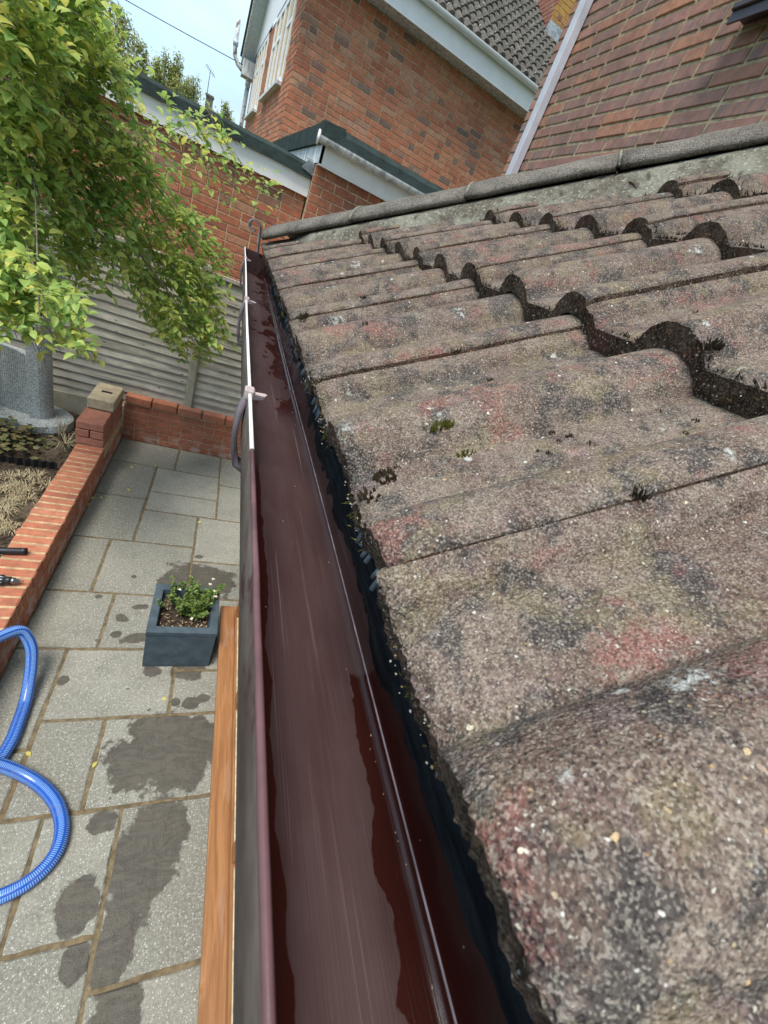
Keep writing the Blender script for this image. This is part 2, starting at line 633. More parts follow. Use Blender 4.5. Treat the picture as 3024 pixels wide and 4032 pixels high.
WET = [(0.165, 2.58, 0.29, 0.20, 0.0), (0.10, 1.25, 0.31, 0.21, 0.15), (0.06, 1.37, 0.20, 0.11, 0.0), (0.07, 0.80, 0.15, 0.26, -0.25), (0.0, 0.50, 0.075, 0.15, 0.0), (-0.16, 0.66, 0.075, 0.11, 0.0),
       (-0.13, 0.955, 0.07, 0.05, 0.2), (-0.13, 0.49, 0.05, 0.07, 0), (0.05, 0.30, 0.09, 0.10, 0), (-0.19, 2.0, 0.09, 0.045, 0.3), (0.16, 1.82, 0.12, 0.16, 0),
       (-0.211, 2.27, 0.055, 0.025, 0.2), (-0.30, 2.17, 0.05, 0.035, -0.6), (-0.304, 2.03, 0.035, 0.03, 0), (-0.05, 1.755, 0.06, 0.04, 0), (0.19, 1.53, 0.05, 0.045, 0), (0.10, 1.54, 0.03, 0.025, 0),
       (-0.50, 1.70, 0.03, 0.03, 0), (-0.30, 2.565, 0.02, 0.02, 0), (0.13, 2.86, 0.04, 0.025, 0), (0.26, 1.56, 0.04, 0.03, 0), (-0.47, 2.35, 0.025, 0.02, 0)]
_m = None
for (cx, cy, rx, ry, an) in WET:
    t = wet_blob(cx, cy, rx, ry, an)
    _m = t if _m is None else S.math('MINIMUM', _m, t)
_m = S.math('ADD', _m, S.math('MULTIPLY', S.math('SUBTRACT', _warp, 0.5), 1.5))
_m = S.math('ADD', _m, S.math('MULTIPLY', S.math('SUBTRACT', _warp2, 0.5), 0.35))
_drops = S.noise(_v, 21, 2, 0.5)
_dropz = S.step(wet_blob(0.0, 1.8, 0.55, 1.0, 0), 1.1, 0.6)
_wet = S.math('MAXIMUM', S.step(_m, 1.03, 0.88), S.math('MULTIPLY', S.step(_drops, 0.70, 0.73), _dropz))
_wetc = S.mix(S.step(S.noise(S.maps(_v, (3, 7, 1), (0, 0, 0.9)), 2.0, 5, 0.7, 2.5), 0.35, 0.65), (0.115, 0.103, 0.082), (0.08, 0.073, 0.06))
S.color(S.mix(_wet, _c, _wetc))
S.rough(S.math('ADD', 0.92, S.math('MULTIPLY', _wet, -0.40)))
_rif = S.noise(S.maps(_v, (7, 3, 1), (0, 0, 0.4)), 2.0, 6, 0.65, 1.8)
S.bump((_rif, 0.007), (_n2, 0.0022), (_d, 0.001))
m_slab = S.m

# roof tile: sand-faced concrete, weathered and specked
T = Mat('weathered_concrete_tile', 0.93, 0.18)
_v = T.obj(9.0)
_wv = T.maps(_v, (1, 1.25, 1), (0.1, 0.2, 0.4))
_p1 = T.noise(_v, 15, 6, 0.68)
_p2 = T.noise(T.maps(_v, (1, 1, 1), (0.5, 0.2, 1.0)), 24, 6, 0.66)
_p3 = T.noise(_wv, 19, 5, 0.62)
_p4 = T.noise(T.maps(_v, (1, 1, 1), (2.5, 1.7, 0.3)), 14, 6, 0.70)
_p5 = T.noise(_v, 130, 4, 0.75)
_c = T.mix(T.step(_p1, 0.40, 0.60), (0.160, 0.105, 0.082), (0.245, 0.190, 0.148))
_c = T.mix(T.math('MULTIPLY', T.step(_p2, 0.48, 0.57), 0.80), _c, (0.052, 0.048, 0.048))
_c = T.mix(T.math('MULTIPLY', T.step(_p3, 0.52, 0.62), 0.65), _c, (0.245, 0.195, 0.115))
_c = T.mix(T.math('MULTIPLY', T.step(_p4, 0.55, 0.65), 0.70), _c, (0.29, 0.115, 0.092))
_c = T.mix(T.math('MULTIPLY', T.step(T.noise(_v, 40, 5, 0.7), 0.52, 0.66), 0.5), _c, (0.27, 0.185, 0.172))
_c = T.mix(T.math('MULTIPLY', T.step(_p5, 0.50, 0.30), 0.50), _c, (0.045, 0.042, 0.042))
_c = T.mix(T.math('MULTIPLY', T.step(_p5, 0.52, 0.75), 0.45), _c, (0.42, 0.38, 0.31))
_d1, _c1 = T.voro(_v, 1050)
_vd = T.n.new('ShaderNodeVectorMath')
_vd.operation = 'MULTIPLY_ADD'
T.l.new(T.noise(_v, 320, 2, 0.5, out='Color'), _vd.inputs[0])
_vd.inputs[1].default_value = (0.0034, 0.0034, 0.0034)
T.l.new(_v, _vd.inputs[2])
_d2, _c2 = T.voro(_vd.outputs[0], 430)
_d3, _c3 = T.voro(_vd.outputs[0], 150)
_r1 = T.sep(_c1)
_c = T.mix(T.math('MULTIPLY', T.step(_r1, 0.55, 1.0), 0.42), _c, (0.50, 0.45, 0.37))
_c = T.mix(T.math('MULTIPLY', T.step(_r1, 0.42, 0.05), 0.50), _c, (0.018, 0.016, 0.016))
_s2 = T.sep(_c2)
_pit = T.math('MULTIPLY', T.step(_s2, 0.045, 0.03), T.step(_d2, 0.45, 0.30))
_c = T.mix(T.math('MULTIPLY', _pit, 0.6), _c, (0.03, 0.026, 0.024))
_gr2 = T.math('MULTIPLY', T.step(_s2, 0.895, 0.91), T.step(_d2, 0.36, 0.26))
_c = T.mix(T.math('MULTIPLY', _gr2, 0.8), _c, T.ramp(T.sep(_c2, 1), [(0, (0.74, 0.71, 0.64)), (0.5, (0.62, 0.57, 0.46)), (0.85, (0.50, 0.33, 0.14)), (1, (0.34, 0.38, 0.40))]))
_gr3 = T.math('MULTIPLY', T.step(T.sep(_c3), 0.93, 0.935), T.step(_d3, 0.24, 0.18))
_c = T.mix(_gr3, _c, T.ramp(T.sep(_c3, 1), [(0, (0.72, 0.70, 0.64)), (0.5, (0.62, 0.53, 0.34)), (0.8, (0.50, 0.25, 0.09)), (1, (0.30, 0.36, 0.38))]))
# crusty pale lichen: round discs broken into crumbs
_dl, _cl = T.voro(T.maps(_v, (1, 1, 1), (0.3, 0.8, 0.2)), 17)
_dlw = T.math('ADD', _dl, T.math('MULTIPLY', T.math('SUBTRACT', T.noise(_v, 50, 5, 0.75), 0.5), 0.75))
_lic = T.math('MULTIPLY', T.math('MULTIPLY', T.step(T.sep(_cl), 0.82, 0.83), T.step(_dlw, 0.26, 0.16)), T.step(_p5, 0.44, 0.56))
_dm, _cm = T.voro(T.maps(_v, (1, 1, 1), (0.9, 0.1, 0.7)), 60)
_lic2 = T.math('MULTIPLY', T.step(T.sep(_cm), 0.94, 0.945), T.step(T.math('ADD', _dm, T.math('MULTIPLY', _p5, 0.9)), 0.70, 0.55))
_lica = T.math('MAXIMUM', _lic, _lic2)
_c = T.mix(T.math('MULTIPLY', _lica, 0.85), _c, (0.58, 0.58, 0.53))
T.color(_c)
T.bump((_p1, 0.005), (_p5, 0.0022), (_d2, 0.0012), (_r1, 0.0008), (T.math('MAXIMUM', T.math('MAXIMUM', _gr2, _gr3), _lica), 0.0012))
m_tile = T.m

E_ = Mat('broken_tile_edge', 0.95, 0.15)
_v = E_.obj(9.0)
_d1, _c1 = E_.voro(_v, 300)
_d2, _c2 = E_.voro(_v, 800)
_r = E_.sep(_c1)
_n = E_.noise(_v, 25, 5, 0.7)
_c = E_.mix(E_.step(_n, 0.38, 0.62), (0.060, 0.037, 0.027), (0.150, 0.100, 0.072))
_c = E_.mix(E_.math('MULTIPLY', E_.step(E_.sep(_c2), 0.5, 0.0), 0.8), _c, (0.015, 0.011, 0.009))
_c = E_.mix(E_.math('MULTIPLY', E_.step(E_.sep(_c2), 0.7, 1.0), 0.5), _c, (0.30, 0.25, 0.19))
_c = E_.mix(E_.math('MULTIPLY', E_.step(E_.noise(_v, 14, 4), 0.55, 0.7), 0.6), _c, (0.15, 0.055, 0.042))
_st = E_.math('MULTIPLY', E_.step(_r, 0.78, 0.80), E_.step(_d1, 0.40, 0.30))
_c = E_.mix(_st, _c, E_.ramp(E_.sep(_c1, 1), [(0, (0.55, 0.52, 0.46)), (0.5, (0.30, 0.26, 0.20)), (0.8, (0.40, 0.26, 0.10)), (1, (0.22, 0.23, 0.23))]))
E_.color(_c)
E_.bump((_n, 0.006), (_st, 0.0015), (_d2, 0.0012))
m_edge = E_.m

# hip mortar, grey green lichen
_m = Mat('lichened_mortar', 0.95, 0.1)
_v = _m.pos()
_a = _m.noise(_v, 9, 5, 0.65)
_b = _m.noise(_v, 120, 4, 0.7)
_c = _m.mix(_m.step(_a, 0.4, 0.62), (0.13, 0.112, 0.088), (0.25, 0.242, 0.19))
_c = _m.mix(_m.step(_b, 0.5, 0.75), _c, (0.45, 0.46, 0.38))
_c = _m.mix(_m.math('MULTIPLY', _m.step(_m.noise(_v, 30, 4), 0.58, 0.7), 0.8), _c, (0.05, 0.045, 0.035))
_m.color(_c)
_m.bump((_a, 0.02), (_m.noise(_v, 40, 5, 0.7), 0.012), (_b, 0.003))
m_hipmortar = _m.m

H_ = Mat('grey_hip_tile', 0.93, 0.15)
_v = H_.obj(9)
_a = H_.noise(_v, 8, 5, 0.65)
_d1, _c1 = H_.voro(_v, 600)
_c = H_.mix(H_.step(_a, 0.35, 0.65), (0.135, 0.118, 0.10), (0.235, 0.208, 0.172))
_c = H_.mix(H_.math('MULTIPLY', H_.step(H_.noise(_v, 20, 4), 0.55, 0.7), 0.7), _c, (0.06, 0.055, 0.05))
_c = H_.mix(H_.math('MULTIPLY', H_.step(H_.sep(_c1), 0.7, 0.95), 0.55), _c, (0.50, 0.47, 0.40))
_c = H_.mix(H_.math('MULTIPLY', H_.step(H_.sep(_c1), 0.3, 0.05), 0.7), _c, (0.03, 0.03, 0.028))
_c = H_.mix(H_.step(H_.noise(_v, 14, 5, 0.75), 0.69, 0.73), _c, (0.60, 0.61, 0.56))
H_.color(_c)
H_.bump((_a, 0.012), (H_.noise(_v, 60, 5, 0.7), 0.006), (_d1, 0.0016))
m_hip = H_.m

m_moss_dark = Mat('dark_moss', 0.95, 0.1)
m_moss_dark.color(m_moss_dark.mix(m_moss_dark.noise(m_moss_dark.obj(3), 150, 2), (0.012, 0.010, 0.007), (0.07, 0.05, 0.03)))
m_moss_dark = m_moss_dark.m
m_moss_green = Mat('green_moss', 0.95, 0.1)
m_moss_green.color(m_moss_green.mix(m_moss_green.noise(m_moss_green.obj(3), 150, 2), (0.03, 0.035, 0.006), (0.14, 0.14, 0.025)))
m_moss_green = m_moss_green.m

# brown gutter plastic: dusty, scratched, wet in places
U = Mat('brown_gutter_plastic', 0.35, 0.5)
_v = U.pos()
_xyz = U.sepv(_v)
_scr = U.noise(U.maps(_v, (900, 4.5, 60), (0, 0, 0.035)), 1.0, 3, 0.7)
_scr2 = U.noise(U.maps(_v, (420, 3.0, 40), (0, 0, -0.06)), 1.0, 2, 0.6)
_dust = U.noise(U.maps(_v, (14, 3, 5)), 1.6, 4, 0.6)
_dry = U.mix(U.step(_dust, 0.3, 0.7), (0.044, 0.020, 0.018), (0.062, 0.033, 0.031))
_dry = U.mix(U.math('MULTIPLY', U.step(_scr, 0.60, 0.72), 0.26), _dry, (0.24, 0.17, 0.17))
_dry = U.mix(U.math('MULTIPLY', U.step(_scr2, 0.66, 0.74), 0.32), _dry, (0.26, 0.19, 0.19))
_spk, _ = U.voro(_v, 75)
_w1 = U.noise(U.maps(_v, (1, 1, 1)), 22, 4, 0.55)
_w2 = U.noise(U.maps(_v, (30, 12, 12)), 1.0, 4, 0.6)
# film of water along the front wall (near part) and in the back half (near part), patches far away
_e1 = U.math('ADD', _xyz[0], U.math('MULTIPLY', U.math('SUBTRACT', _w1, 0.5), 0.016))
_near = U.step(_xyz[1], 0.52, 0.44)
_front = U.math('MULTIPLY', U.step(_e1, 0.0705, 0.0698), _near)
_e2 = U.math('ADD', U.math('ADD', _xyz[0], U.math('MULTIPLY', U.math('SUBTRACT', _w1, 0.5), 0.03)), U.math('MULTIPLY', _xyz[1], -0.02))
_back = U.math('MULTIPLY', U.step(_e2, 0.1255, 0.1262), U.step(U.math('ADD', _xyz[1], U.math('MULTIPLY', _w1, 0.06)), 0.205, 0.198))
_far = U.math('MULTIPLY', U.step(U.math('ADD', _w2, U.math('MULTIPLY', _xyz[0], 3.0)), 0.86, 0.87), U.step(_xyz[1], 0.62, 0.72))
_wet = U.math('MAXIMUM', U.math('MAXIMUM', _front, _back), _far)
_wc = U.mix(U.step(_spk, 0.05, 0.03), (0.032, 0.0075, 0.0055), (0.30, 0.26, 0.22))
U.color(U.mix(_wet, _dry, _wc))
U.rough(U.math('ADD', U.math('MULTIPLY', _wet, -0.28), U.math('ADD', 0.42, U.math('MULTIPLY', _dust, 0.12))))
U.bump((_scr, 0.0002), (U.noise(_v, 14, 2), 0.003))
m_gutter = U.m
O_ = Mat('weathered_gutter_face', 0.7, 0.3)
_v = O_.pos()
_f = O_.noise(O_.maps(_v, (40, 9, 20)), 1.5, 5, 0.65)
_c = O_.mix(O_.step(_f, 0.35, 0.62), (0.060, 0.043, 0.035), (0.100, 0.082, 0.070))
_c = O_.mix(O_.step(O_.noise(_v, 16, 4, 0.6), 0.6, 0.66), _c, (0.045, 0.02, 0.022))
O_.color(_c)
O_.bump((_f, 0.001))
m_gutter_face = O_.m
R_ = Mat('chalky_white_rim', 0.6, 0.3)
_v = R_.pos()
R_.color(R_.mix(R_.step(R_.noise(_v, 60, 4, 0.7), 0.64, 0.70), (0.80, 0.76, 0.74), (0.10, 0.06, 0.055)))
m_rim_white = R_.m
m_rim_mauve = plain('mauve_rim', (0.14, 0.07, 0.073), 0.3, 0.3, 18, 0.0004)
m_highlight_bead = plain('pale_highlight_bead', (0.30, 0.27, 0.30), 0.25, 0.35, 40)  # pale colour paints the sky highlight along the gutter's back corner
m_bracket = plain('faded_bracket', (0.15, 0.125, 0.14), 0.5, 0.3, 22)
m_bracket_pale = plain('faded_clip', (0.42, 0.33, 0.32), 0.6, 0.35, 60, 0.001)
m_comb = plain('grey_plastic_comb', (0.20, 0.235, 0.25), 0.5, 0.4, 60)
BF = Mat('black_roofing_felt', 0.9, 0.2)
_v = BF.pos()
_f = BF.noise(BF.maps(_v, (220, 22, 160)), 1.0, 4, 0.65)
_g = BF.noise(_v, 500, 2)
BF.color(BF.mix(BF.step(_f, 0.3, 0.75), (0.007, 0.010, 0.012), (0.034, 0.044, 0.050)))
BF.bump((_f, 0.0025), (_g, 0.001))
m_felt = BF.m

# golden oak foil
K_ = Mat('golden_oak', 0.4, 0.4)
_v = K_.obj(1)
_g = K_.noise(K_.maps(_v, (30, 2.0, 30)), 1.5, 5, 0.6, 1.0)
_b = K_.noise(K_.maps(_v, (9, 1.6, 9)), 2.0, 3, 0.6)
_c = K_.mix(K_.step(_g, 0.3, 0.7), (0.25, 0.105, 0.036), (0.40, 0.19, 0.075))
_c = K_.mix(K_.math('MULTIPLY', K_.step(_b, 0.58, 0.68), 0.5), _c, (0.40, 0.24, 0.15))
_c = K_.mix(K_.math('MULTIPLY', K_.step(K_.noise(K_.pos(), 30, 3), 0.66, 0.7), 0.8), _c, (0.33, 0.12, 0.02))
K_.color(_c)
m_oak = K_.m
m_cream = plain('cream_seal', (0.60, 0.55, 0.36), 0.5)
m_planter = Mat('slate_blue_clay', 0.8, 0.2)
_f = m_planter.noise(m_planter.obj(), 14, 4)
m_planter.color(m_planter.mix(m_planter.step(_f, 0.3, 0.7), (0.052, 0.072, 0.085), (0.078, 0.105, 0.12)))
m_planter.bump((m_planter.noise(m_planter.obj(), 60, 4), 0.002))
m_planter = m_planter.m
m_soil = Mat('garden_soil', 0.95, 0.1)
_f = m_soil.noise(m_soil.pos(), 40, 5, 0.7)
_g = m_soil.noise(m_soil.pos(), 4, 4, 0.6)
_c = m_soil.mix(m_soil.step(_f, 0.35, 0.7), (0.028, 0.020, 0.014), (0.11, 0.085, 0.06))
m_soil.color(m_soil.mix(m_soil.math('MULTIPLY', m_soil.step(_g, 0.5, 0.65), 0.6), _c, (0.17, 0.135, 0.09)))
m_soil.bump((_f, 0.02))
m_soil = m_soil.m
m_straw = plain('dry_grass', (0.40, 0.33, 0.20), 0.8, 0.35, 60)
m_bark_chip = plain('bark_chip', (0.36, 0.26, 0.17), 0.85, 0.5, 80)
m_grass = Mat('lawn_ground', 0.95, 0.1)
_f = m_grass.noise(m_grass.pos(), 3, 5, 0.7)
m_grass.color(m_grass.mix(_f, (0.05, 0.07, 0.025), (0.11, 0.11, 0.05)))
m_grass = m_grass.m


def leaf_mat(name, stops, rough=0.45, trans=0.48):
    L = Mat(name, rough, 0.4)
    base = L.ramp(L.rnd(), stops)
    n1 = L.noise(L.pos(), 55, 3, 0.6)
    c = L.mix(L.step(n1, 0.35, 0.7), base, L.mix(0.45, base, (0.40, 0.44, 0.07)))
    L.color(c)
    tr = L.n.new('ShaderNodeBsdfTranslucent')
    L.l.new(c, tr.inputs['Color'])
    mx = L.n.new('ShaderNodeMixShader')
    mx.inputs[0].default_value = trans
    L.l.new(L.b.outputs[0], mx.inputs[1])
    L.l.new(tr.outputs[0], mx.inputs[2])
    L.l.new(mx.outputs[0], L.n['Material Output'].inputs[0])
    return L.m


m_leaf = leaf_mat('variegated_leaf', [(0.0, (0.18, 0.36, 0.10)), (0.25, (0.32, 0.51, 0.14)), (0.5, (0.45, 0.61, 0.17)), (0.72, (0.56, 0.67, 0.18)), (0.88, (0.60, 0.64, 0.17)), (0.97, (0.76, 0.70, 0.17)), (1.0, (0.78, 0.70, 0.18))])
m_leaf_far = leaf_mat('birch_leaf', [(0.0, (0.14, 0.21, 0.07)), (0.4, (0.26, 0.32, 0.10)), (0.75, (0.42, 0.42, 0.16)), (1.0, (0.42, 0.30, 0.18))], 0.6)
m_leaf_purple = leaf_mat('purple_leaf', [(0.0, (0.035, 0.02, 0.035)), (1.0, (0.10, 0.045, 0.07))], 0.6, 0.2)
m_leaf_box = leaf_mat('box_leaf', [(0.0, (0.02, 0.06, 0.02)), (0.6, (0.045, 0.11, 0.03)), (1.0, (0.13, 0.22, 0.04))], 0.35, 0.2)
m_leaf_heuch = leaf_mat('heuchera_leaf', [(0.0, (0.045, 0.03, 0.03)), (0.5, (0.085, 0.095, 0.06)), (1.0, (0.14, 0.07, 0.05))], 0.6, 0.15)
m_leaf_fallen = leaf_mat('fallen_leaf', [(0.0, (0.62, 0.52, 0.10)), (1.0, (0.75, 0.68, 0.30))], 0.6, 0.3)
m_twig = plain('twig_bark', (0.20, 0.165, 0.13), 0.85, 0.4, 60)
m_hose = Mat('blue_suction_hose', 0.22, 0.5)
_a = m_hose.n.new('ShaderNodeAttribute')
_a.attribute_name = 'rnd'
m_hose.color(m_hose.mix(m_hose.math('MULTIPLY', m_hose.step(m_hose.noise(m_hose.pos(), 24, 4, 0.7), 0.5, 0.72), 0.35), m_hose.mix(m_hose.step(_a.outputs['Fac'], 0.4, 0.6), (0.015, 0.085, 0.40), (0.20, 0.38, 0.72)), (0.16, 0.17, 0.17)))
m_hose = m_hose.m
m_black = plain('black_plastic', (0.018, 0.018, 0.02), 0.35, 0.2, 20)
m_steel = plain('tool_steel', (0.30, 0.30, 0.31), 0.3, 0.2, 40, 0, 0.9)
m_lgrey = plain('light_grey_plastic', (0.55, 0.62, 0.64), 0.35, 0.1, 20)
m_cill_brown = plain('dark_brown_cill', (0.055, 0.042, 0.045), 0.35, 0.2, 14)

RF = Mat('grey_interlocking_tile', 0.9, 0.15)
_f = RF.noise(RF.obj(5), 30, 4, 0.65)
_c = RF.mix(RF.step(_f, 0.35, 0.68), RF.mix(RF.rnd(), (0.11, 0.10, 0.085), (0.17, 0.155, 0.13)), (0.06, 0.055, 0.045))
_c = RF.mix(RF.step(RF.noise(RF.pos(), 14, 4, 0.7), 0.62, 0.68), _c, (0.42, 0.42, 0.35))
RF.color(_c)
RF.bump((_f, 0.003))
m_tile_far = RF.m
m_lichen_brick = brick_mat('brick_orange_lichen', [(0.0, (0.50, 0.24, 0.06)), (0.5, (0.55, 0.30, 0.06)), (1.0, (0.30, 0.13, 0.07))])

# ================================================================== GROUND, PATIO, BED
g = MB()
g.add([(-400, -400, -0.06), (400, -400, -0.06), (400, 400, -0.06), (-400, 400, -0.06)], [(0, 1, 2, 3)])
tag(g.build('ground', m_grass), kind='structure')

g = MB()
g.box((-0.80, -1.2, -0.055), (1.7, 4.66, -0.007))
patio = tag(g.build('patio', m_joint), kind='structure')
SLABS = [(-.79, -.21, 4.18, 4.65), (-.21, .24, 4.18, 4.65), (.24, .85, 4.04, 4.65), (-.79, -.375, 3.58, 4.18), (-.375, .245, 3.73, 4.18), (.245, .85, 3.42, 4.04),
         (-.375, .245, 3.42, 3.73), (-.79, -.375, 2.97, 3.58), (-.375, .085, 2.97, 3.42), (.085, .60, 2.80, 3.42), (-.79, -.53, 2.39, 2.97), (-.53, .085, 2.39, 2.97),
         (.085, .60, 2.39, 2.80), (-.79, -.385, 1.92, 2.39), (-.385, .08, 1.92, 2.39), (.08, .60, 1.76, 2.39), (-.79, -.535, 1.32, 1.92), (-.535, .075, 1.465, 1.92),
         (.075, .60, 1.465, 1.76), (-.535, -.237, 1.01, 1.465), (-.237, .60, 1.01, 1.465), (-.79, -.54, 1.01, 1.32), (-.79, -.38, .555, 1.01), (-.38, -.07, .55, 1.01),
         (-.07, .60, .39, 1.01), (-.38, -.07, .10, .55), (-.07, .60, -.20, .39), (-.79, -.38, .10, .555), (-.79, -.07, -.35, .10), (-.07, .60, -.80, -.20), (-.79, -.07, -.80, -.35)]
rs = random.Random(3)
for (x0, x1, y0, y1) in SLABS:
    j = 0.009
    x0, x1, y0, y1 = x0 + j, x1 - j, y0 + j, y1 - j
    ring = []
    k = 7
    for (a, b) in (((x0, y0), (x1, y0)), ((x1, y0), (x1, y1)), ((x1, y1), (x0, y1)), ((x0, y1), (x0, y0))):
        for i in range(k):
            t = i / k
            ring.append((a[0] + (b[0] - a[0]) * t + rs.uniform(-.003, .003), a[1] + (b[1] - a[1]) * t + rs.uniform(-.003, .003)))
    cx, cy = (x0 + x1) / 2, (y0 + y1) / 2
    b = MB()
    n = len(ring)
    lay = [(-0.02, 0.0), (-0.004, 0.0), (0.0, 0.006)]
    vs = []
    for z, ins in lay:
        for (x, y) in ring:
            vs.append((x + (ins if x < cx else -ins), y + (ins if y < cy else -ins), z + (rs.uniform(-.0008, .0008) if ins else 0)))
    fs = []
    for s in range(2):
        for i in range(n):
            fs.append((s * n + i, s * n + (i + 1) % n, (s + 1) * n + (i + 1) % n, (s + 1) * n + i))
    fs.append(tuple(range(2 * n, 3 * n)))
    b.add(vs, fs)
    o = b.build('paving_slab', m_slab, patio)
    o.location.z = rs.uniform(-0.0015, 0.0015)

# raised bed: one lumpy sheet
b = MB()
nx, ny = 44, 60
vs = []
for j in range(ny + 1):
    for i in range(nx + 1):
        x = -4.2 + (4.2 - 0.99) * i / nx
        y = -1.0 + 5.72 * j / ny
        z = 0.145 + 0.035 * mnoise.noise(Vector((x * 4, y * 4, 0))) + 0.02 * mnoise.noise(Vector((x * 14, y * 14, 3)))
        vs.append((x, y, z))
fs = [(j * (nx + 1) + i, j * (nx + 1) + i + 1, (j + 1) * (nx + 1) + i + 1, (j + 1) * (nx + 1) + i) for j in range(ny) for i in range(nx)]
b.add(vs, fs, sm=True)
tag(b.build('soil', m_soil), kind='structure')

# ================================================================== LOW GARDEN WALLS
rw = thing('retaining_wall', (-0.9, 2.3, 0), 'low red brick retaining wall along the flower bed with a brick-on-edge top', 'garden wall')
g = MB()
g.box((-0.998, 0.6, -0.02), (-0.796, 4.645, 0.2665))
g.build('mortar', m_mortar_low, rw)
brick_wall(rw, (-0.79, 0.6, 0.0), (1, 0, 0), 4.05, 0.16, m_brick_low, m_mortar_low, co=0.08, seed=11)
rc = random.Random(5)
y = 0.62
me_c = []
for k in range(5):
    q = MB()
    q.cbox((-0.1065 + rc.uniform(-.002, .002), 0, 0), (0.1065, 0.0655, 0.105), 0.004 + rc.uniform(0, .003))
    me_c.append(q.mesh('brick', m_brick_cope))
while y < 3.88:
    mw = Matrix.Translation((-0.8965 + rc.uniform(-.003, .003), y, 0.165 + rc.uniform(-.002, .002))) @ Matrix.Rotation(rc.uniform(-.012, .012), 4, 'Z')
    link('brick', rc.choice(me_c), rw, mw)
    y += 0.0765
# stepped pier at the end of the retaining wall
def pier_brick(a, b, mat, parent=rw, lab=None):
    q = MB()
    q.cbox((0, 0, 0), (b[0] - a[0], b[1] - a[1], b[2] - a[2]), 0.006)
    o = link('brick', q.mesh('brick', mat), parent, Matrix.Translation(a) @ Matrix.Rotation(rc.uniform(-.01, .01), 4, 'Z'))
    if lab:
        o['label'] = lab
m_pale = brick_mat('brick_pale_buff', [(0.0, (0.42, 0.36, 0.24)), (1.0, (0.48, 0.40, 0.27))])
pier_brick((-1.012, 3.90, 0.272), (-0.798, 4.20, 0.345), m_brick_old)
pier_brick((-1.012, 3.895, 0.352), (-0.912, 4.20, 0.422), m_brick_old)
pier_brick((-0.904, 3.895, 0.352), (-0.800, 4.20, 0.424), m_brick_old)
pier_brick((-1.010, 3.90, 0.430), (-0.802, 4.19, 0.500), m_brick_old)
pier_brick((-1.008, 4.205, 0.272), (-0.79, 4.62, 0.40), m_brick_old)
pier_brick((-1.008, 4.205, 0.405), (-0.79, 4.62, 0.50), m_brick_old)
pier_brick((-1.000, 4.19, 0.506), (-0.788, 4.60, 0.604), m_pale, lab='pale mortar-covered top brick')
q = MB()
q.box((-0.93, 4.38, 0.604), (-0.845, 4.405, 0.612))
q.build('mortar_hole', m_dark, rw)

bw = thing('back_wall', (0.35, 4.7, 0), 'low bright red brick wall across the end of the patio below the fence', 'garden wall')
g = MB()
g.box((-0.785, 4.656, -0.02), (1.7, 4.735, 0.425))
g.build('mortar', m_mortar_low, bw)
brick_wall(bw, (-0.785, 4.65, 0.0), (0, -1, 0), 2.45, 0.42, m_brick_low, m_mortar_low, co=0.0705, jt=0.009, seed=4)
x = -0.775
while x < 1.6:
    q = MB()
    q.cbox((0, 0, 0), (0.236, 0.105, 0.085), 0.008)
    link('brick', q.mesh('brick', m_brick_cope), bw, Matrix.Translation((x, 4.636, 0.430 + rc.uniform(-.002, .002))) @ Matrix.Rotation(rc.uniform(-.01, .01), 4, 'Z'))
    x += 0.247

# ================================================================== FENCE
fence = thing('wooden_fence', (-0.2, 4.8, 0), 'weathered grey overlap board fence with concrete posts behind the patio', 'fence')
rf = random.Random(9)
def board(x0, x1, z, h):
    b = MB()
    n = 22
    vs = []
    ph = rf.uniform(0, 50)
    for i in range(n + 1):
        x = x0 + (x1 - x0) * i / n
        w = 0.004 * mnoise.noise(Vector((x * 3.0 + ph, z * 9, 0))) + 0.004 * mnoise.noise(Vector((x * 9 + ph, z * 5, 4)))
        w2 = 0.004 * mnoise.noise(Vector((x * 4 + ph, z * 9 + 5, 0)))
        vs += [(x, 4.738 + w2, z + w), (x, 4.742 + w2, z + w), (x, 4.765, z + h), (x, 4.757, z + h)]
    fs = []
    for i in range(n):
        a, c = i * 4, (i + 1) * 4
        for k in range(4):
            fs.append((a + k, c + k, c + (k + 1) % 4, a + (k + 1) % 4))
    b.add(vs, fs)
    b.build('board', m_board, fence, True)
for (x0, x1) in ((-3.98, -2.15), (-2.065, -0.242), (-0.155, 1.66)):
    zb = 0.50 if x0 > -1 else 0.335
    z = zb
    while z < 1.84:
        board(x0, x1, z, 0.112)
        z += 0.0845
    q = MB()
    q.box((x0, 4.725, 1.885), (x1, 4.775, 1.915))
    q.build('capping_rail', m_board, fence)
    q = MB()
    q.box((x0, 4.768, 0.4), (x0 + 0.04, 4.79, 1.88)).box((x1 - 0.04, 4.768, 0.4), (x1, 4.79, 1.88))
    q.build('batten', m_board, fence)
    q = MB()
    q.cbox((x0 - 0.01, 4.735, 0.02), (x1 + 0.01, 4.785, zb + 0.01), 0.004)
    q.build('gravel_board', m_concrete, fence)
for x in (-4.07, -2.148, -0.236, 1.665):
    q = MB()
    q.cbox((x, 4.705, 0.0), (x + 0.078, 4.80, 1.96), 0.008)
    q.build('post', m_concrete, fence)

# ================================================================== EXTENSION: ROOF, GUTTER, WINDOW
ext = thing('house_extension', (0.6, 0.5, 0), 'single storey extension with weathered concrete tiled hipped roof, brown gutter and oak coloured window frame', 'house extension')
q = MB()
q.box((0.41, -1.5, 0.0), (1.79, 2.02, 0.17)).box((0.45, -1.5, 0.17), (1.79, 1.98, 2.28))
q.build('wall', m_dark, ext)
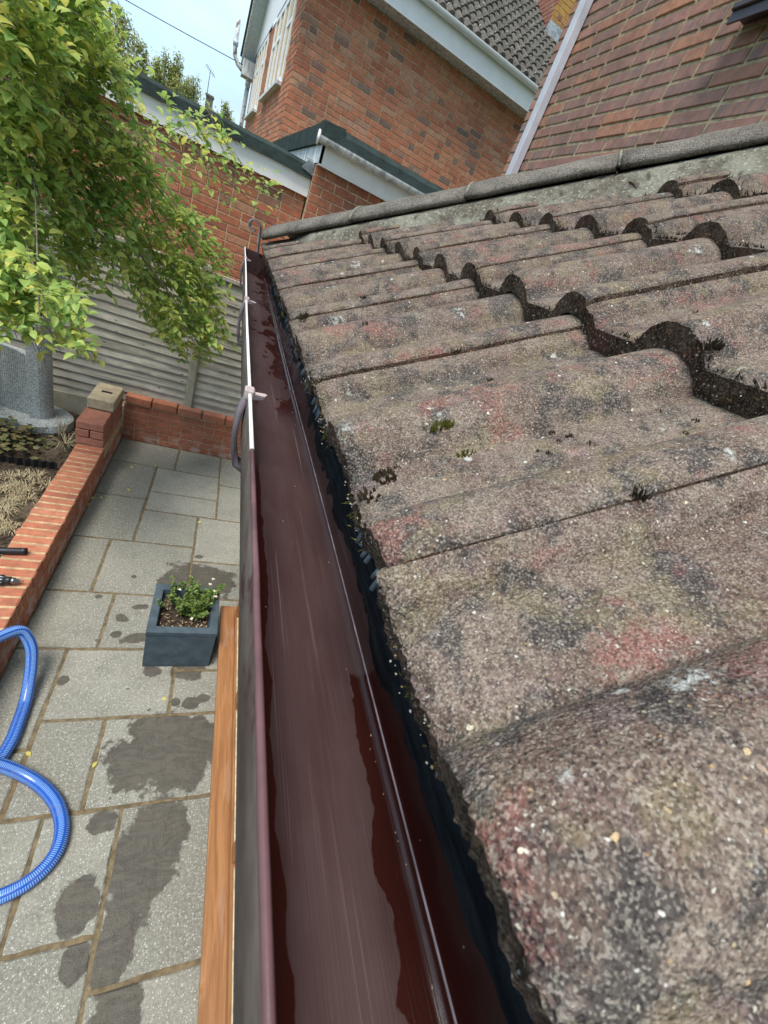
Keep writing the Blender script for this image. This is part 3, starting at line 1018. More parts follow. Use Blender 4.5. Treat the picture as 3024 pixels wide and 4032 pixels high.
# soffit and fascia
q = MB()
q.box((0.158, -1.5, 2.26), (0.178, 2.13, 2.425)).box((0.178, 2.11, 2.26), (1.79, 2.13, 2.425)).box((0.178, -1.5, 2.26), (0.46, 2.11, 2.275))
q.build('fascia', m_cill_brown, ext)

PITCH = math.radians(28.7)
CP, SP = math.cos(PITCH), math.sin(PITCH)
GAU = 0.333
TH = 0.026
roof = MB()
# boarding under the tiles on both slopes
def rz(x):
    return 2.405 + (x - 0.16) * math.tan(math.radians(33))
roof.add([(0.16, -1.6, rz(0.16)), (0.16, 2.16, rz(0.16)), (1.79, 0.53, rz(1.79)), (1.79, -1.6, rz(1.79)), (1.79, 2.16, rz(0.16))], [(0, 3, 2, 1), (1, 2, 4)])
roof = roof.build('roof', m_felt, ext)


def roll(u, c, w):
    d = abs(u - c) / w
    return 0.0 if d >= 1 else (1 - d ** 2.0) ** 0.75


def prof(u):
    """height of the tile surface across its 0.296 m width; the joint is at u = 0"""
    h = 0.0315 * max(roll(u, 0.023, 0.042), roll(u, 0.171, 0.042), roll(u, 0.319, 0.042))
    h += 0.0012 * math.cos(2 * PI * (u - 0.097) / 0.148)
    if u > 0.286:
        h -= 0.0050 * min(1, (u - 0.286) / 0.004)
    elif u < 0.004:
        h -= 0.0015
    return h


def tile_mesh(hero, seed):
    rt = random.Random(seed)
    nu, nv = (110, 16) if hero else (72, 5)
    us = [0.002 + 0.299 * i / nu for i in range(nu + 1)]
    LEN = 0.395
    vs, fs, mi, sm = [], [], [], []
    jag = [rt.uniform(-.0012, .0012) + 0.0022 * mnoise.noise(Vector((u * 40, seed * 3.1, 0))) + 0.003 * mnoise.noise(Vector((u * 11, seed * 1.7, 4))) for u in us]
    for j in range(nv + 1):
        t = (j / nv) ** 1.25
        for i, u in enumerate(us):
            x = (LEN * t) + jag[i] * (1 - t) ** 6
            z = prof(u)
            if j == 0:
                z -= 0.0022 + rt.uniform(0, .0012)
                x -= 0.0003
            elif hero:
                z += 0.0011 * mnoise.noise(Vector((x * 16, u * 16, seed))) + 0.0004 * mnoise.noise(Vector((x * 70, u * 70, seed)))
            vs.append((x, u, z))
    for j in range(nv):
        for i in range(nu):
            a = j * (nu + 1) + i
            fs.append((a, a + nu + 1, a + nu + 2, a + 1))
            mi.append(0)
            sm.append(True)
    # rough front edge going down to the tile below
    rows = 5 if hero else 2
    base = len(vs)
    for r in range(1, rows + 1):
        d = r / rows
        for i, u in enumerate(us):
            z = prof(u) - 0.003 - (TH - 0.003) * d + (rt.uniform(-.0008, .0008) if r < rows else 0)
            x = jag[i] + rt.uniform(-.0007, .0007) - 0.002 * d + 0.0022 * mnoise.noise(Vector((u * 55, d * 2, seed))) * d
            vs.append((x, u, z))
    for r in range(rows):
        for i in range(nu):
            a = (base + (r - 1) * (nu + 1) + i) if r else i
            b = base + r * (nu + 1) + i
            fs.append((b, a, a + 1, b + 1))
            mi.append(1)
            sm.append(False)
    # joint side, seen from the near end, and the far side
    for i, flip in ((0, False), (nu, True)):
        sb = len(vs)
        for j in range(nv + 1):
            p = vs[j * (nu + 1) + i]
            vs.append((p[0], p[1], p[2] - 0.0125))
        for j in range(nv):
            a, b = j * (nu + 1) + i, (j + 1) * (nu + 1) + i
            f = (a, sb + j, sb + j + 1, b)
            fs.append(f if not flip else f[::-1])
            mi.append(1)
            sm.append(False)
    # underside
    sb = len(vs)
    for j in (0, 1):
        for i, u in enumerate(us):
            vs.append((0.004 if j == 0 else LEN, u, prof(u) - TH))
    for i in range(nu):
        fs.append((sb + i, sb + i + 1, sb + nu + 2 + i, sb + nu + 1 + i))
        mi.append(1)
        sm.append(False)
    me = bpy.data.meshes.new('tile')
    me.from_pydata(vs, [], fs)
    me.materials.append(m_tile)
    me.materials.append(m_edge)
    me.polygons.foreach_set('material_index', mi)
    me.polygons.foreach_set('use_smooth', sm)
    return me


hero = [tile_mesh(True, s) for s in range(5)]
far_t = [tile_mesh(False, s + 10) for s in range(4)]
rt = random.Random(21)
HIP = 2.315
for k in range(6):
    xk = 0.108 + k * (GAU * CP - TH * SP)
    zk = 2.440 + k * (GAU * SP + TH * CP)
    for j in range(-3, 8):
        yj = 0.147 + 0.296 * j
        if xk + yj > HIP + 0.02:
            continue
        if k >= 3 and j < -2:
            continue
        is_hero = k <= 1 and j <= 2
        me = rt.choice(hero if is_hero else far_t)
        dz = rt.uniform(-.0008, .0008)
        mw = Matrix.Translation((xk + rt.uniform(-.002, .002), yj + rt.uniform(-.0008, .0008), zk + dz)) @ Matrix.Rotation(-PITCH + rt.uniform(-.003, .003), 4, 'Y') @ Matrix.Rotation(rt.uniform(-.004, .004), 4, 'Z')
        if xk + yj + 0.30 + 0.36 > HIP:
            bm = bmesh.new()
            bm.from_mesh(me)
            inv = mw.inverted()
            co = inv @ Vector((xk, HIP - xk, zk))
            no = (mw.to_3x3().transposed() @ Vector((1, 1, 0))).normalized()
            bmesh.ops.bisect_plane(bm, geom=bm.verts[:] + bm.edges[:] + bm.faces[:], plane_co=co, plane_no=no, clear_outer=True)
            if len(bm.faces) < 8:
                bm.free()
                continue
            me = bpy.data.meshes.new('tile')
            bm.to_mesh(me)
            bm.free()
            for mm in (m_tile, m_edge):
                me.materials.append(mm)
        link('tile', me, roof, mw)

# hip tiles: half-round covers running up the hip, on a bed of mortar
hd = Vector((1, -1, 0.677)).normalized()
hs = Vector((1, 1, 0)).normalized()
hn = hs.cross(hd).normalized()
if hn.z < 0:
    hn = -hn
H0 = Vector((0.095, 2.255, 2.498)) + hd * 0.10
hb = Matrix((hd, hs, hn)).transposed().to_4x4()
rh = random.Random(2)
for k in range(6):
    n = 14
    vs, fs = [], []
    segs = 8
    L = 0.425
    for s in range(segs + 1):
        t = L * s / segs
        taper = 1.0 - 0.03 * s / segs
        for i in range(n + 1):
            a = -0.95 + 1.90 * i / n
            r = 0.165 * taper + 0.0045 * mnoise.noise(Vector((s * 1.3, i * 1.1, k * 5)))
            jx = rh.uniform(-.005, .005) if s in (0, segs) else 0
            vs.append((t + jx, r * math.sin(a), r * math.cos(a) - 0.160))
    m = n + 1
    off = len(vs)
    for s in range(segs + 1):
        for i in range(n + 1):
            p = vs[s * m + i]
            a = -0.95 + 1.90 * i / n
            vs.append((p[0], p[1] - 0.014 * math.sin(a), p[2] - 0.014 * math.cos(a)))
    for s in range(segs):
        for i in range(n):
            fs.append((s * m + i, (s + 1) * m + i, (s + 1) * m + i + 1, s * m + i + 1))
            fs.append((off + s * m + i, off + s * m + i + 1, off + (s + 1) * m + i + 1, off + (s + 1) * m + i))
        for i in (0, n):
            f = (s * m + i, off + s * m + i, off + (s + 1) * m + i, (s + 1) * m + i)
            fs.append(f if i == 0 else f[::-1])
    for i in range(n):
        fs.append((i, i + 1, off + i + 1, off + i))
        fs.append((segs * m + i, off + segs * m + i, off + segs * m + i + 1, segs * m + i + 1))
    b = MB()
    b.add(vs, fs, sm=True)
    me = b.mesh('hip_tile', m_hip)
    link('hip_tile', me, roof, Matrix.Translation(H0 + hd * 0.433 * k) @ hb @ Matrix.Rotation(rh.uniform(-.012, .012), 4, 'Y'))
b = MB()
n = 150
vs = []
for i in range(n + 1):
    c = H0 + hd * (0.012 + 2.55 * i / n)
    for (s, z) in ((-2.10, -0.205), (-1.80, -0.170), (-1.50, -0.130), (-1.26, -0.092), (-1.1, -0.078), (1.1, -0.078), (1.9, -0.19)):
        w = 0.010 * mnoise.noise(Vector((i * 0.35, s * 4, 0))) + 0.006 * mnoise.noise(Vector((i * 1.1, s * 9, 5)))
        if i < 14:
            s *= 0.45 + 0.55 * i / 14
        vs.append(c + hs * (0.108 * s + w * (1.4 if abs(s) > .9 else 0)) + hn * (z + (w * 0.7 if abs(s) > .9 else 0)))
fs = []
for i in range(n):
    for k in range(6):
        fs.append((i * 7 + k, (i + 1) * 7 + k, (i + 1) * 7 + k + 1, i * 7 + k + 1))
b.add(vs, fs, sm=True)
b.build('hip_mortar', m_hipmortar, roof)
# joints between hip tiles filled with paler mortar
for k in range(1, 6):
    c = H0 + hd * (0.433 * k - 0.004)
    pts = [c + hs * (0.164 * math.sin(a)) + hn * (0.164 * math.cos(a) - 0.160) for a in [(-0.95 + 1.90 * i / 10) for i in range(11)]]
    q = MB()
    q.tube(pts, 0.005, 6)
    q.build('joint_mortar', m_hipmortar, roof)

# hip iron: a scrolled galvanised strap at the foot of the hip
pts = []
c0 = Vector((0.085, 2.262, 2.44))
for t in [i / 6 for i in range(7)]:
    pts.append(Vector((0.175 - 0.10 * t, 2.18 + 0.09 * t, 2.40 + 0.03 * t)))
for i in range(22):
    a = -PI / 2 - i * (2 * PI * 0.86) / 21 * -1
    r = 0.036
    u = math.cos(a) * r
    w = math.sin(a) * r
    pts.append(Vector((0.072 - 0.002 * i * 0.3, 2.275, 2.50)) + Vector((-0.7, 0.7, 0)) * u * 1.0 + Vector((0, 0, 1)) * (w + 0.03))
pts = []
for i in range(5):                                    # strap rising in front of the hip tile
    t = i / 4
    pts.append(Vector((0.10 - 0.012 * t, 2.262 + 0.01 * t, 2.36 + 0.145 * t)))
ctr = Vector((0.088, 2.272, 2.508)) + Vector((-0.025, 0.0, 0))
for i in range(1, 20):
    a = 0.15 + i / 19 * 4.9
    pts.append(ctr + Vector((math.cos(a) * 0.025, 0, math.sin(a) * 0.025)) * (1 - 0.012 * i))
b = MB()
vs, fs = [], []
for i, p in enumerate(pts):
    t = (pts[min(i + 1, len(pts) - 1)] - pts[max(i - 1, 0)]).normalized()
    w = Vector((0.35, 0.94, 0)) * 0.0125
    nn = t.cross(w).normalized() * 0.0022
    vs += [p - w - nn, p + w - nn, p + w + nn, p - w + nn]
for i in range(len(pts) - 1):
    for k in range(4):
        fs.append((i * 4 + k, i * 4 + (k + 1) % 4, i * 4 + 4 + (k + 1) % 4, i * 4 + 4 + k))
fs += [(3, 2, 1, 0), tuple(len(vs) - 4 + k for k in range(4))]
b.add(vs, fs)
b.build('hip_iron', m_galv, roof, True)

# roofing felt hanging into the gutter
b = MB()
sec = [(0.26, 2.462), (0.19, 2.432), (0.163, 2.419), (0.1545, 2.406), (0.1505, 2.385), (0.1490, 2.360), (0.1482, 2.340)]
n = 420
vs = []
for i in range(n + 1):
    y = -1.2 + 3.32 * i / n
    for k, (x, z) in enumerate(sec):
        t = max(0, k - 1) / 5
        w = mnoise.noise(Vector((y * 9, k * 0.5, 0))) * 0.0035 * t + mnoise.noise(Vector((y * 42, k * 0.9, 3))) * 0.0014 * t
        dz = (0.008 * mnoise.noise(Vector((y * 5, 0, 7))) + 0.003 * mnoise.noise(Vector((y * 60, 0, 7)))) if k == len(sec) - 1 else 0
        vs.append((x - abs(w) * 0.8, y, z + dz))
m = len(sec)
fs = [(i * m + k, (i + 1) * m + k, (i + 1) * m + k + 1, i * m + k + 1) for i in range(n) for k in range(m - 1)]
off = len(vs)
vs += [(x + 0.0015, y, z - 0.001) for (x, y, z) in vs]
fs += [(off + i * m + k, off + i * m + k + 1, off + (i + 1) * m + k + 1, off + (i + 1) * m + k) for i in range(n) for k in range(m - 1)]
fs += [(i * m + m - 1, (i + 1) * m + m - 1, off + (i + 1) * m + m - 1, off + i * m + m - 1) for i in range(n)]
b.add(vs, fs, sm=True)
b.build('roofing_felt', m_felt, ext)

# eaves comb teeth poking out between felt and tiles
re_ = random.Random(14)
ys = [0.196, 0.203, 0.222, 0.229, 0.237, 0.247, 0.252, 0.262]
yy = 0.40
while yy < 1.55:
    yy += re_.choice([0.0065, 0.007, 0.008, 0.018, 0.03]) * (1 + 0.2 * yy)
    if mnoise.noise(Vector((yy * 6, 0, 2))) > -0.18:
        ys.append(yy)
for y in ys:
    b = MB()
    L = re_.uniform(0.012, 0.022)
    a = re_.uniform(-0.35, 0.35)
    p0 = Vector((0.150, y, 2.421))
    p1 = Vector((0.138, y + a * 0.003, 2.417))
    p2 = Vector((0.138 - L * 0.5, y + a * L * 0.6, 2.409 + re_.uniform(-.002, .002)))
    p3 = p2 + Vector((-0.002, a * 0.004, -0.006 - re_.random() * 0.006))
    b.tube([p0, p1, p2, p3], 0.0021, 6)
    b.build('comb_tooth', m_comb, ext)

# gutter
gut_in = [(0.0415, 2.4155), (0.0418, 2.380), (0.0445, 2.356), (0.051, 2.338), (0.062, 2.328), (0.078, 2.3235), (0.100, 2.3215), (0.122, 2.3215), (0.1360, 2.3217), (0.1388, 2.3222), (0.1420, 2.3236), (0.1444, 2.3262), (0.1455, 2.3292), (0.1461, 2.3325), (0.1500, 2.37), (0.1535, 2.409)]
gut_out = [(0.1560, 2.409), (0.1525, 2.37), (0.1495, 2.333), (0.147, 2.325), (0.142, 2.3200), (0.1375, 2.3185), (0.122, 2.3180), (0.100, 2.3180), (0.078, 2.3200), (0.061, 2.3245), (0.0485, 2.336), (0.0418, 2.355), (0.0388, 2.380), (0.0385, 2.4155)]
b = MB()
Y0, Y1 = -0.9, 2.235
def gwob(a, c, t):
    return (a + 0.0006 * math.sin(t * 5.1), c + 0.0005 * math.sin(t * 3.3 + 1))
n = len(gut_in)
vs, fs, mi, sm = [], [], [], []
NS = 60
pr = gut_in + gut_out
for s in range(NS + 1):
    t = Y0 + (Y1 - Y0) * s / NS
    for (a, c) in pr:
        a, c = gwob(a, c, t)
        vs.append((a, t, c))
m = len(pr)
for s in range(NS):
    for k in range(m):
        k2 = (k + 1) % m
        fs.append((s * m + k, (s + 1) * m + k, (s + 1) * m + k2, s * m + k2))
        mi.append(0 if k < n else 1)
b.add(vs, fs, sm=True)
b.mi = mi
b.sm = [True] * len(fs)
gut = b.build('gutter', [m_gutter, m_gutter_face], ext)
b = MB()
rgg = random.Random(44)
for i in range(90):
    y = rgg.uniform(0.0, 1.9)
    x = rgg.choice([rgg.gauss(0.068, 0.004), rgg.uniform(0.06, 0.14), rgg.gauss(0.138, 0.002)])
    r = rgg.uniform(0.0004, 0.0011)
    zf = 2.3225 + max(0, 0.075 - x) * 0.35
    p = Vector((x, y, zf + r * 0.5))
    ax = [Vector((rgg.uniform(.5, 1), rgg.uniform(-.4, .4), 0)) * r, Vector((rgg.uniform(-.4, .4), rgg.uniform(.6, 1.4), 0)) * r, Vector((0, 0, rgg.uniform(.5, 1))) * r]
    b.add([p + ax[0], p - ax[0], p + ax[1], p - ax[1], p + ax[2], p - ax[2]], [(0, 2, 4), (2, 1, 4), (1, 3, 4), (3, 0, 4), (2, 0, 5), (1, 2, 5), (3, 1, 5), (0, 3, 5)], 0, rgg.uniform(0.01, 0.99))
GRIT = b
# far corner: the return gutter along the other eave
q = MB()
q.box((0.040, 2.235, 2.318), (0.50, 2.239, 2.4155)).box((0.15, 2.235, 2.318), (0.5, 2.239, 2.40))
q.box((0.156, 2.13, 2.318), (0.50, 2.235, 2.322))
q.build('gutter_return', m_gutter, gut)
q = MB()
q.extrude([(0.0382, 2.4155), (0.0417, 2.4155), (0.0417, 2.4175), (0.0408, 2.4184), (0.0392, 2.4184), (0.0382, 2.4175)][::-1], 'y', 0.335, Y1, segs=50, wob=lambda a, c, t: gwob(a + 0.00025 * mnoise.noise(Vector((t * 30, a * 99, 0))), c, t))
q.build('rim', m_rim_white, gut)['label'] = 'chalky white rim of the far gutter length'
q = MB()
q.extrude([(0.0382, 2.4155), (0.0418, 2.4155), (0.0420, 2.4172), (0.0410, 2.4184), (0.0395, 2.4184), (0.0382, 2.4175)][::-1], 'y', Y0, 0.334, segs=40, sm=True, wob=lambda a, c, t: gwob(a + 0.0003 * mnoise.noise(Vector((t * 30, a * 99, 0))), c + 0.0004 * mnoise.noise(Vector((t * 25, 2, 0))), t))
q.build('rim', m_rim_mauve, gut)['label'] = 'glossy mauve rim of the near gutter length'
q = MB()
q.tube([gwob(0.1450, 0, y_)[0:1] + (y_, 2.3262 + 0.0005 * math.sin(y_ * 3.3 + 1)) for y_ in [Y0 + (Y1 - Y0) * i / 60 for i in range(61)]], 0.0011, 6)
q.build('highlight_bead', m_highlight_bead, gut)  # thin bead added to strengthen the highlight line at the bottom back corner
# brackets: a strap round the front and a pale clip over the rim
for (y, sc) in ((0.472, 1.0), (1.02, 1.0), (1.80, 1.0)):
    b = MB()
    path = [(0.0365, 2.414), (0.0330, 2.405), (0.0305, 2.390), (0.0300, 2.372), (0.0315, 2.350), (0.038, 2.325), (0.056, 2.313), (0.10, 2.309), (0.158, 2.315)]
    w = 0.0115
    vs, fs = [], []
    for i, (x, z) in enumerate(path):
        ww = w * (0.45 if i == 0 else 0.8 if i == 1 else 1.0)
        vs += [(x, y - ww, z), (x, y + ww, z), (x + 0.006, y + ww, z + 0.003), (x + 0.006, y - ww, z + 0.003)]
    for i in range(len(path) - 1):
        for k in range(4):
            fs.append((i * 4 + k, i * 4 + (k + 1) % 4, i * 4 + 4 + (k + 1) % 4, i * 4 + 4 + k))
    b.add(vs, fs, sm=True)
    o = b.build('bracket', m_bracket, gut, True)
    q = MB()
    q.cbox((0.0345, y - 0.0075, 2.4095), (0.0455, y + 0.0075, 2.4225), 0.0018)
    q.add([(0.0445, y - 0.0065, 2.4115), (0.0445, y + 0.002, 2.4115), (0.058, y + 0.0105, 2.4125), (0.0605, y + 0.0095, 2.4135), (0.0445, y - 0.0065, 2.4185), (0.0445, y + 0.002, 2.4185), (0.058, y + 0.0105, 2.4165), (0.0605, y + 0.0095, 2.4160), (0.0575, y + 0.001, 2.4125), (0.0575, y + 0.001, 2.4160)],
          [(0, 8, 3, 2, 1), (4, 5, 6, 7, 9), (1, 2, 6, 5), (2, 3, 7, 6), (3, 8, 9, 7), (8, 0, 4, 9)])
    q.build('clip', m_bracket_pale, gut, True)

# oak-coloured window at the foot of the wall, seen past the gutter
win = MB()
win.cbox((0.309, -1.5, 0.165), (0.445, 2.15, 0.197), 0.004)
win.cbox((0.445, 2.01, 0.165), (1.5, 2.15, 0.197), 0.004)
win.build('window_sill', m_oak, ext)
q = MB()
q.box((0.345, -1.5, 0.0), (0.44, 2.12, 0.165))
q.build('plinth', m_brick_old, ext)
wf = MB()
wf.cbox((0.400, -1.5, 0.198), (0.465, 2.065, 0.255), 0.005)
wf.build('window_frame', m_oak, ext)
for (a, c) in ((-1.5, -0.35), (-0.28, 0.62), (0.69, 1.33), (1.40, 2.0)):
    q = MB()
    q.cbox((0.418, a, 0.256), (0.462, c, 0.315), 0.006)
    q.cbox((0.418, a, 0.316), (0.462, a + 0.06, 2.2), 0.006)
    q.cbox((0.418, c - 0.06, 0.316), (0.462, c, 2.2), 0.006)
    q.build('sash', m_oak, ext)
    q = MB()
    q.box((0.412, a + 0.01, 0.256), (0.4175, c - 0.01, 0.2575)).box((0.4185, a + 0.06, 0.3165), (0.422, c - 0.06, 0.3205))
    q.build('seal', m_cream, ext)
    q = MB()
    q.box((0.430, a + 0.06, 0.317), (0.436, c - 0.06, 2.15))
    q.build('pane', m_glass, ext)
for yy in (-0.315, 0.655, 1.365, 2.03):
    q = MB()
    q.cbox((0.402, yy - 0.032, 0.2555), (0.458, yy + 0.032, 2.26), 0.004)
    q.build('mullion', m_oak, ext)

# ================================================================== MOSS ON THE ROOF
def roof_z(x, y):
    k = int((x - 0.108 + 0.0001) / (GAU * CP - TH * SP))
    k = max(0, k)
    xk = 0.108 + k * (GAU * CP - TH * SP)
    zk = 2.440 + k * (GAU * SP + TH * CP)
    u = (y - 0.147) % 0.296
    return zk + (x - xk) * math.tan(PITCH) + prof(u) / CP


def moss(loc, r, mat, spikes=26, flat=0.5, seed=0, stretch=1.0):
    rg = random.Random(seed)
    b = MB()
    for i in range(spikes):
        a = rg.uniform(0, 2 * PI)
        d = r * math.sqrt(rg.random())
        p = Vector((math.cos(a) * d * stretch, math.sin(a) * d / stretch ** 0.5, 0))
        h = r * flat * rg.uniform(0.5, 1.2) * (1.2 - 0.7 * d / r)
        lean = Vector((math.cos(a), math.sin(a), 0)) * rg.uniform(0, 0.7) * h
        w = r * rg.uniform(0.10, 0.2)
        q = [p + Vector((w, 0, -0.002)), p + Vector((-w * .5, w * .86, -0.002)), p + Vector((-w * .5, -w * .86, -0.002))]
        m = [(x + lean * 0.5 + Vector((0, 0, h * 0.6))) for x in q]
        t = p + lean + Vector((0, 0, h))
        b.add(q + m + [t], [(0, 1, 4, 3), (1, 2, 5, 4), (2, 0, 3, 5), (3, 4, 6), (4, 5, 6), (5, 3, 6)])
    o = b.build('moss_tuft', mat)
    o.location = loc
    o.rotation_euler = (0, -PITCH, 0)
    return o


def moss_at(x, y, r, mat=None, **kw):
    return moss((x, y, roof_z(x, y)), r, mat or m_moss_dark, seed=int(x * 7919 + y * 104729), **kw)


tag(moss_at(0.388, 0.284, 0.0085, spikes=60, flat=0.8), 'largest round dark moss ball on the trough of the second tile row edge', 'moss')
tag(moss_at(0.453, 0.289, 0.008, spikes=50, flat=0.6), 'dark grey-green moss cushion at the right edge of the picture on a tile roll', 'moss')
tag(moss_at(0.236, 0.150, 0.0055, spikes=40, flat=0.9), 'spiky dark moss tuft growing out of the nearest tile joint', 'moss')
tag(moss_at(0.175, 0.290, 0.0085, m_moss_green, spikes=60, flat=0.5, stretch=1.5), 'yellow green moss patch in the trough, the one nearer the gutter', 'moss')
tag(moss_at(0.197, 0.268, 0.006, m_moss_green, spikes=40, flat=0.5, stretch=1.5), 'yellow green moss patch in the trough, the smaller one up the slope', 'moss')
tag(moss_at(0.134, 0.262, 0.009, spikes=60, flat=0.6), 'feathery black moss patch near the tile edge above the gutter', 'moss')
tag(moss_at(0.118, 0.739, 0.008, spikes=50, flat=0.8), 'brown moss clump sitting on a tile end above the gutter', 'moss')
MOSS_LAB = {10: 'small dark moss tuft on the second tile row, midway along its near rolls', 11: 'small dark moss tuft on the first row just below the big stepped edge', 12: 'wide dark moss tuft in the first row trough below the stepped edge',
            13: 'small dark moss tuft close to the gutter on the fourth roll from the front', 14: 'grey dark moss tuft in the trough of the first row, middle of the tile', 15: 'moss tuft beside the feathery black patch, a little up the slope',
            16: 'moss tuft lowest on the near tile, right at its broken end above the gutter', 17: 'moss tuft on the second row near its stepped lower edge', 18: 'moss tuft next to the scatter, on the joint roll nearest the viewer',
            19: 'moss tuft on the second row by the next tile joint', 20: 'moss speck on the first row, on the roll above the comb teeth', 21: 'moss tuft just above the second stepped edge of the roof',
            22: 'moss tuft on the third row, the middle one', 23: 'moss tuft on the third row, the highest one on the roof', 24: 'moss tuft in the joint of the first row far from the viewer', 25: 'moss tuft on the first row above the farthest comb teeth',
            26: 'moss tuft on the second row, lowest of those by its stepped edge', 27: 'moss tuft on the second row, right side of the picture'}
for i, (x, y, r) in enumerate([(0.355, 0.262, .003), (0.366, 0.236, .003), (0.336, 0.272, .002), (0.267, 0.269, .0034), (0.275, 0.257, .0036), (0.282, 0.240, .0036), (0.264, 0.254, .0025),
                  (0.249, 0.241, .0028), (0.244, 0.248, .002), (0.347, 0.224, .0026), (0.572, 0.706, .006), (0.272, 0.396, .004), (0.293, 0.50, .007), (0.18, 0.603, .005), (0.244, 0.445, .006),
                  (0.144, 0.273, .005), (0.118, 0.243, .009), (0.416, 0.34, .004), (0.31, 0.21, .003), (0.52, 0.55, .005), (0.155, 0.42, .003), (0.70, 0.70, .007), (0.80, 0.62, .006), (0.95, 0.60, .006),
                  (0.30, 0.655, .006), (0.21, 0.76, .006), (0.47, 0.47, .005), (0.62, 0.50, .005)]):
    near = x < 0.40 and 0.19 < y < 0.30
    lab = 'tiny dark moss crumb, one of the scatter in the trough of the nearest tiles' if near else MOSS_LAB[i]
    tag(moss_at(x, y, r, spikes=18, flat=0.7), lab, 'moss', 'small moss tufts on the roof tiles')
# moss growing along the tile ends and felt: nobody could count it
b = MB()
rm = random.Random(8)
for i in range(900):
    y = rm.uniform(-0.05, 1.9)
    if mnoise.noise(Vector((y * 14, 0, 9))) < 0.05 and rm.random() < 0.85:
        continue
    u = (y - 0.147) % 0.296
    z = 2.440 + prof(u) * 0.9 - rm.uniform(0.008, 0.024)
    p = Vector((0.1150 + rm.uniform(-.001, .003), y, z))
    h = rm.uniform(0.002, 0.006)
    w = 0.0007
    d = Vector((-rm.uniform(0.3, 1), rm.uniform(-.6, .6), rm.uniform(-.7, .5))).normalized() * h
    b.add([p + Vector((0, w, 0)), p + Vector((0, -w, 0)), p + Vector((0, 0, w)), p + d], [(0, 1, 3), (1, 2, 3), (2, 0, 3)])
tag(b.build('moss', m_moss_green), 'thin green moss along the broken tile ends above the gutter', 'moss', kind='stuff')

# moss lining the step under each course
b = MB()
for k in (1, 2, 3):
    xk = 0.108 + k * (GAU * CP - TH * SP)
    zk = 2.440 + k * (GAU * SP + TH * CP)
    for i in range(1300):
        y = rm.uniform(-0.2, 2.1 - xk)
        if mnoise.noise(Vector((y * 11, k, 5))) < -0.05 and rm.random() < 0.8:
            continue
        u = (y - 0.147) % 0.296
        top = rm.random() < 0.4
        z = zk + prof(u) - (0.001 if top else rm.uniform(0.004, 0.024))
        p = Vector((xk + (rm.uniform(0, .006) if top else rm.uniform(-.001, .008)), y, z))
        h = rm.uniform(0.002, 0.006) * (1 + 0.4 * k)
        w = 0.0009 * (1 + 0.4 * k)
        d = Vector((-rm.uniform(0, 1), rm.uniform(-.8, .8), rm.uniform(0.2, 1))).normalized() * h
        b.add([p + Vector((0, w, 0)), p + Vector((0, -w, 0)), p + Vector((w, 0, w)), p + d], [(0, 1, 3), (1, 2, 3), (2, 0, 3)])
tag(b.build('moss', m_moss_dark), 'dark moss crumbs lining the stepped edges of the tile rows', 'moss', kind='stuff')
# loose pebbles standing out of the near tile ends
b = MB()
for i in range(260):
    if i < 170:
        y = rm.uniform(-0.02, 0.16) if rm.random() < 0.6 else rm.uniform(0.15, 0.6)
        u = (y - 0.147) % 0.296
        p = Vector((0.109 + rm.uniform(-.001, .002), y, 2.440 + prof(u) - rm.uniform(0.002, 0.021)))
    else:
        k = rm.choice((1, 1, 2))
        y = rm.uniform(0.1, 0.9)
        u = (y - 0.147) % 0.296
        xk = 0.108 + k * (GAU * CP - TH * SP)
        p = Vector((xk + rm.uniform(0, .003), y, 2.440 + k * (GAU * SP + TH * CP) + prof(u) - rm.uniform(0.003, 0.02)))
    r = rm.uniform(0.0005, 0.0013)
    ax = [Vector((rm.uniform(.5, 1), 0, 0)) * r, Vector((0, rm.uniform(.6, 1.2), 0)) * r, Vector((0, 0, rm.uniform(.6, 1.2))) * r]
    b.add([p + ax[0], p - ax[0], p + ax[1], p - ax[1], p + ax[2], p - ax[2]], [(0, 2, 4), (2, 1, 4), (1, 3, 4), (3, 0, 4), (2, 0, 5), (1, 2, 5), (3, 1, 5), (0, 3, 5)], 0, rm.uniform(0.01, 0.99), True)
m_peb = Mat('pebble', 0.6, 0.3)
m_peb.color(m_peb.ramp(m_peb.rnd(), [(0, (0.30, 0.28, 0.24)), (0.5, (0.50, 0.47, 0.40)), (0.8, (0.45, 0.30, 0.13)), (1, (0.20, 0.21, 0.21))]))
tag(b.build('grit', m_peb.m), 'small pale stones showing in the broken tile ends', 'grit', kind='stuff')
tag(GRIT.build('grit', m_peb.m), 'crumbs of grit lying in the brown gutter', 'grit', kind='stuff')

# ================================================================== MAIN HOUSE (right)
mh = thing('brick_house', (1.8, 3.0, 0), 'brushed red brick house wall with grey downpipe, standing above the tiled roof on the right', 'house')
q = MB()
q.box((1.806, -2.0, 0), (6.0, 3.815, 7.5))
mw_ = q.build('wall', m_mortar_main, mh)
def above_roof(w, q_):
    ridge = 3.50 if w.y < 0.5 else 3.50 - 0.66 * (w.y - 0.5)
    return w.z > ridge - 0.25 and w.y > 0.6
brick_wall(mw_, (1.80, 3.815, 2.28), (-1, 0, 0), 4.8, 2.9, m_brick_main, m_mortar_main, st=0.262, co=0.0645, jt=0.0135, hdr=0.22, seed=3, show=above_roof, jitter=0.003, phase=0.05)
q = MB()
q.cbox((1.735, 3.54, 0.1), (1.792, 3.612, 7.0), 0.004)
q.build('downpipe', m_pipe_grey, mh)
q = MB()
q.cbox((1.70, 1.05, 3.968), (1.82, 2.165, 3.992), 0.004).box((1.712, 1.05, 3.93), (1.722, 2.16, 3.967))
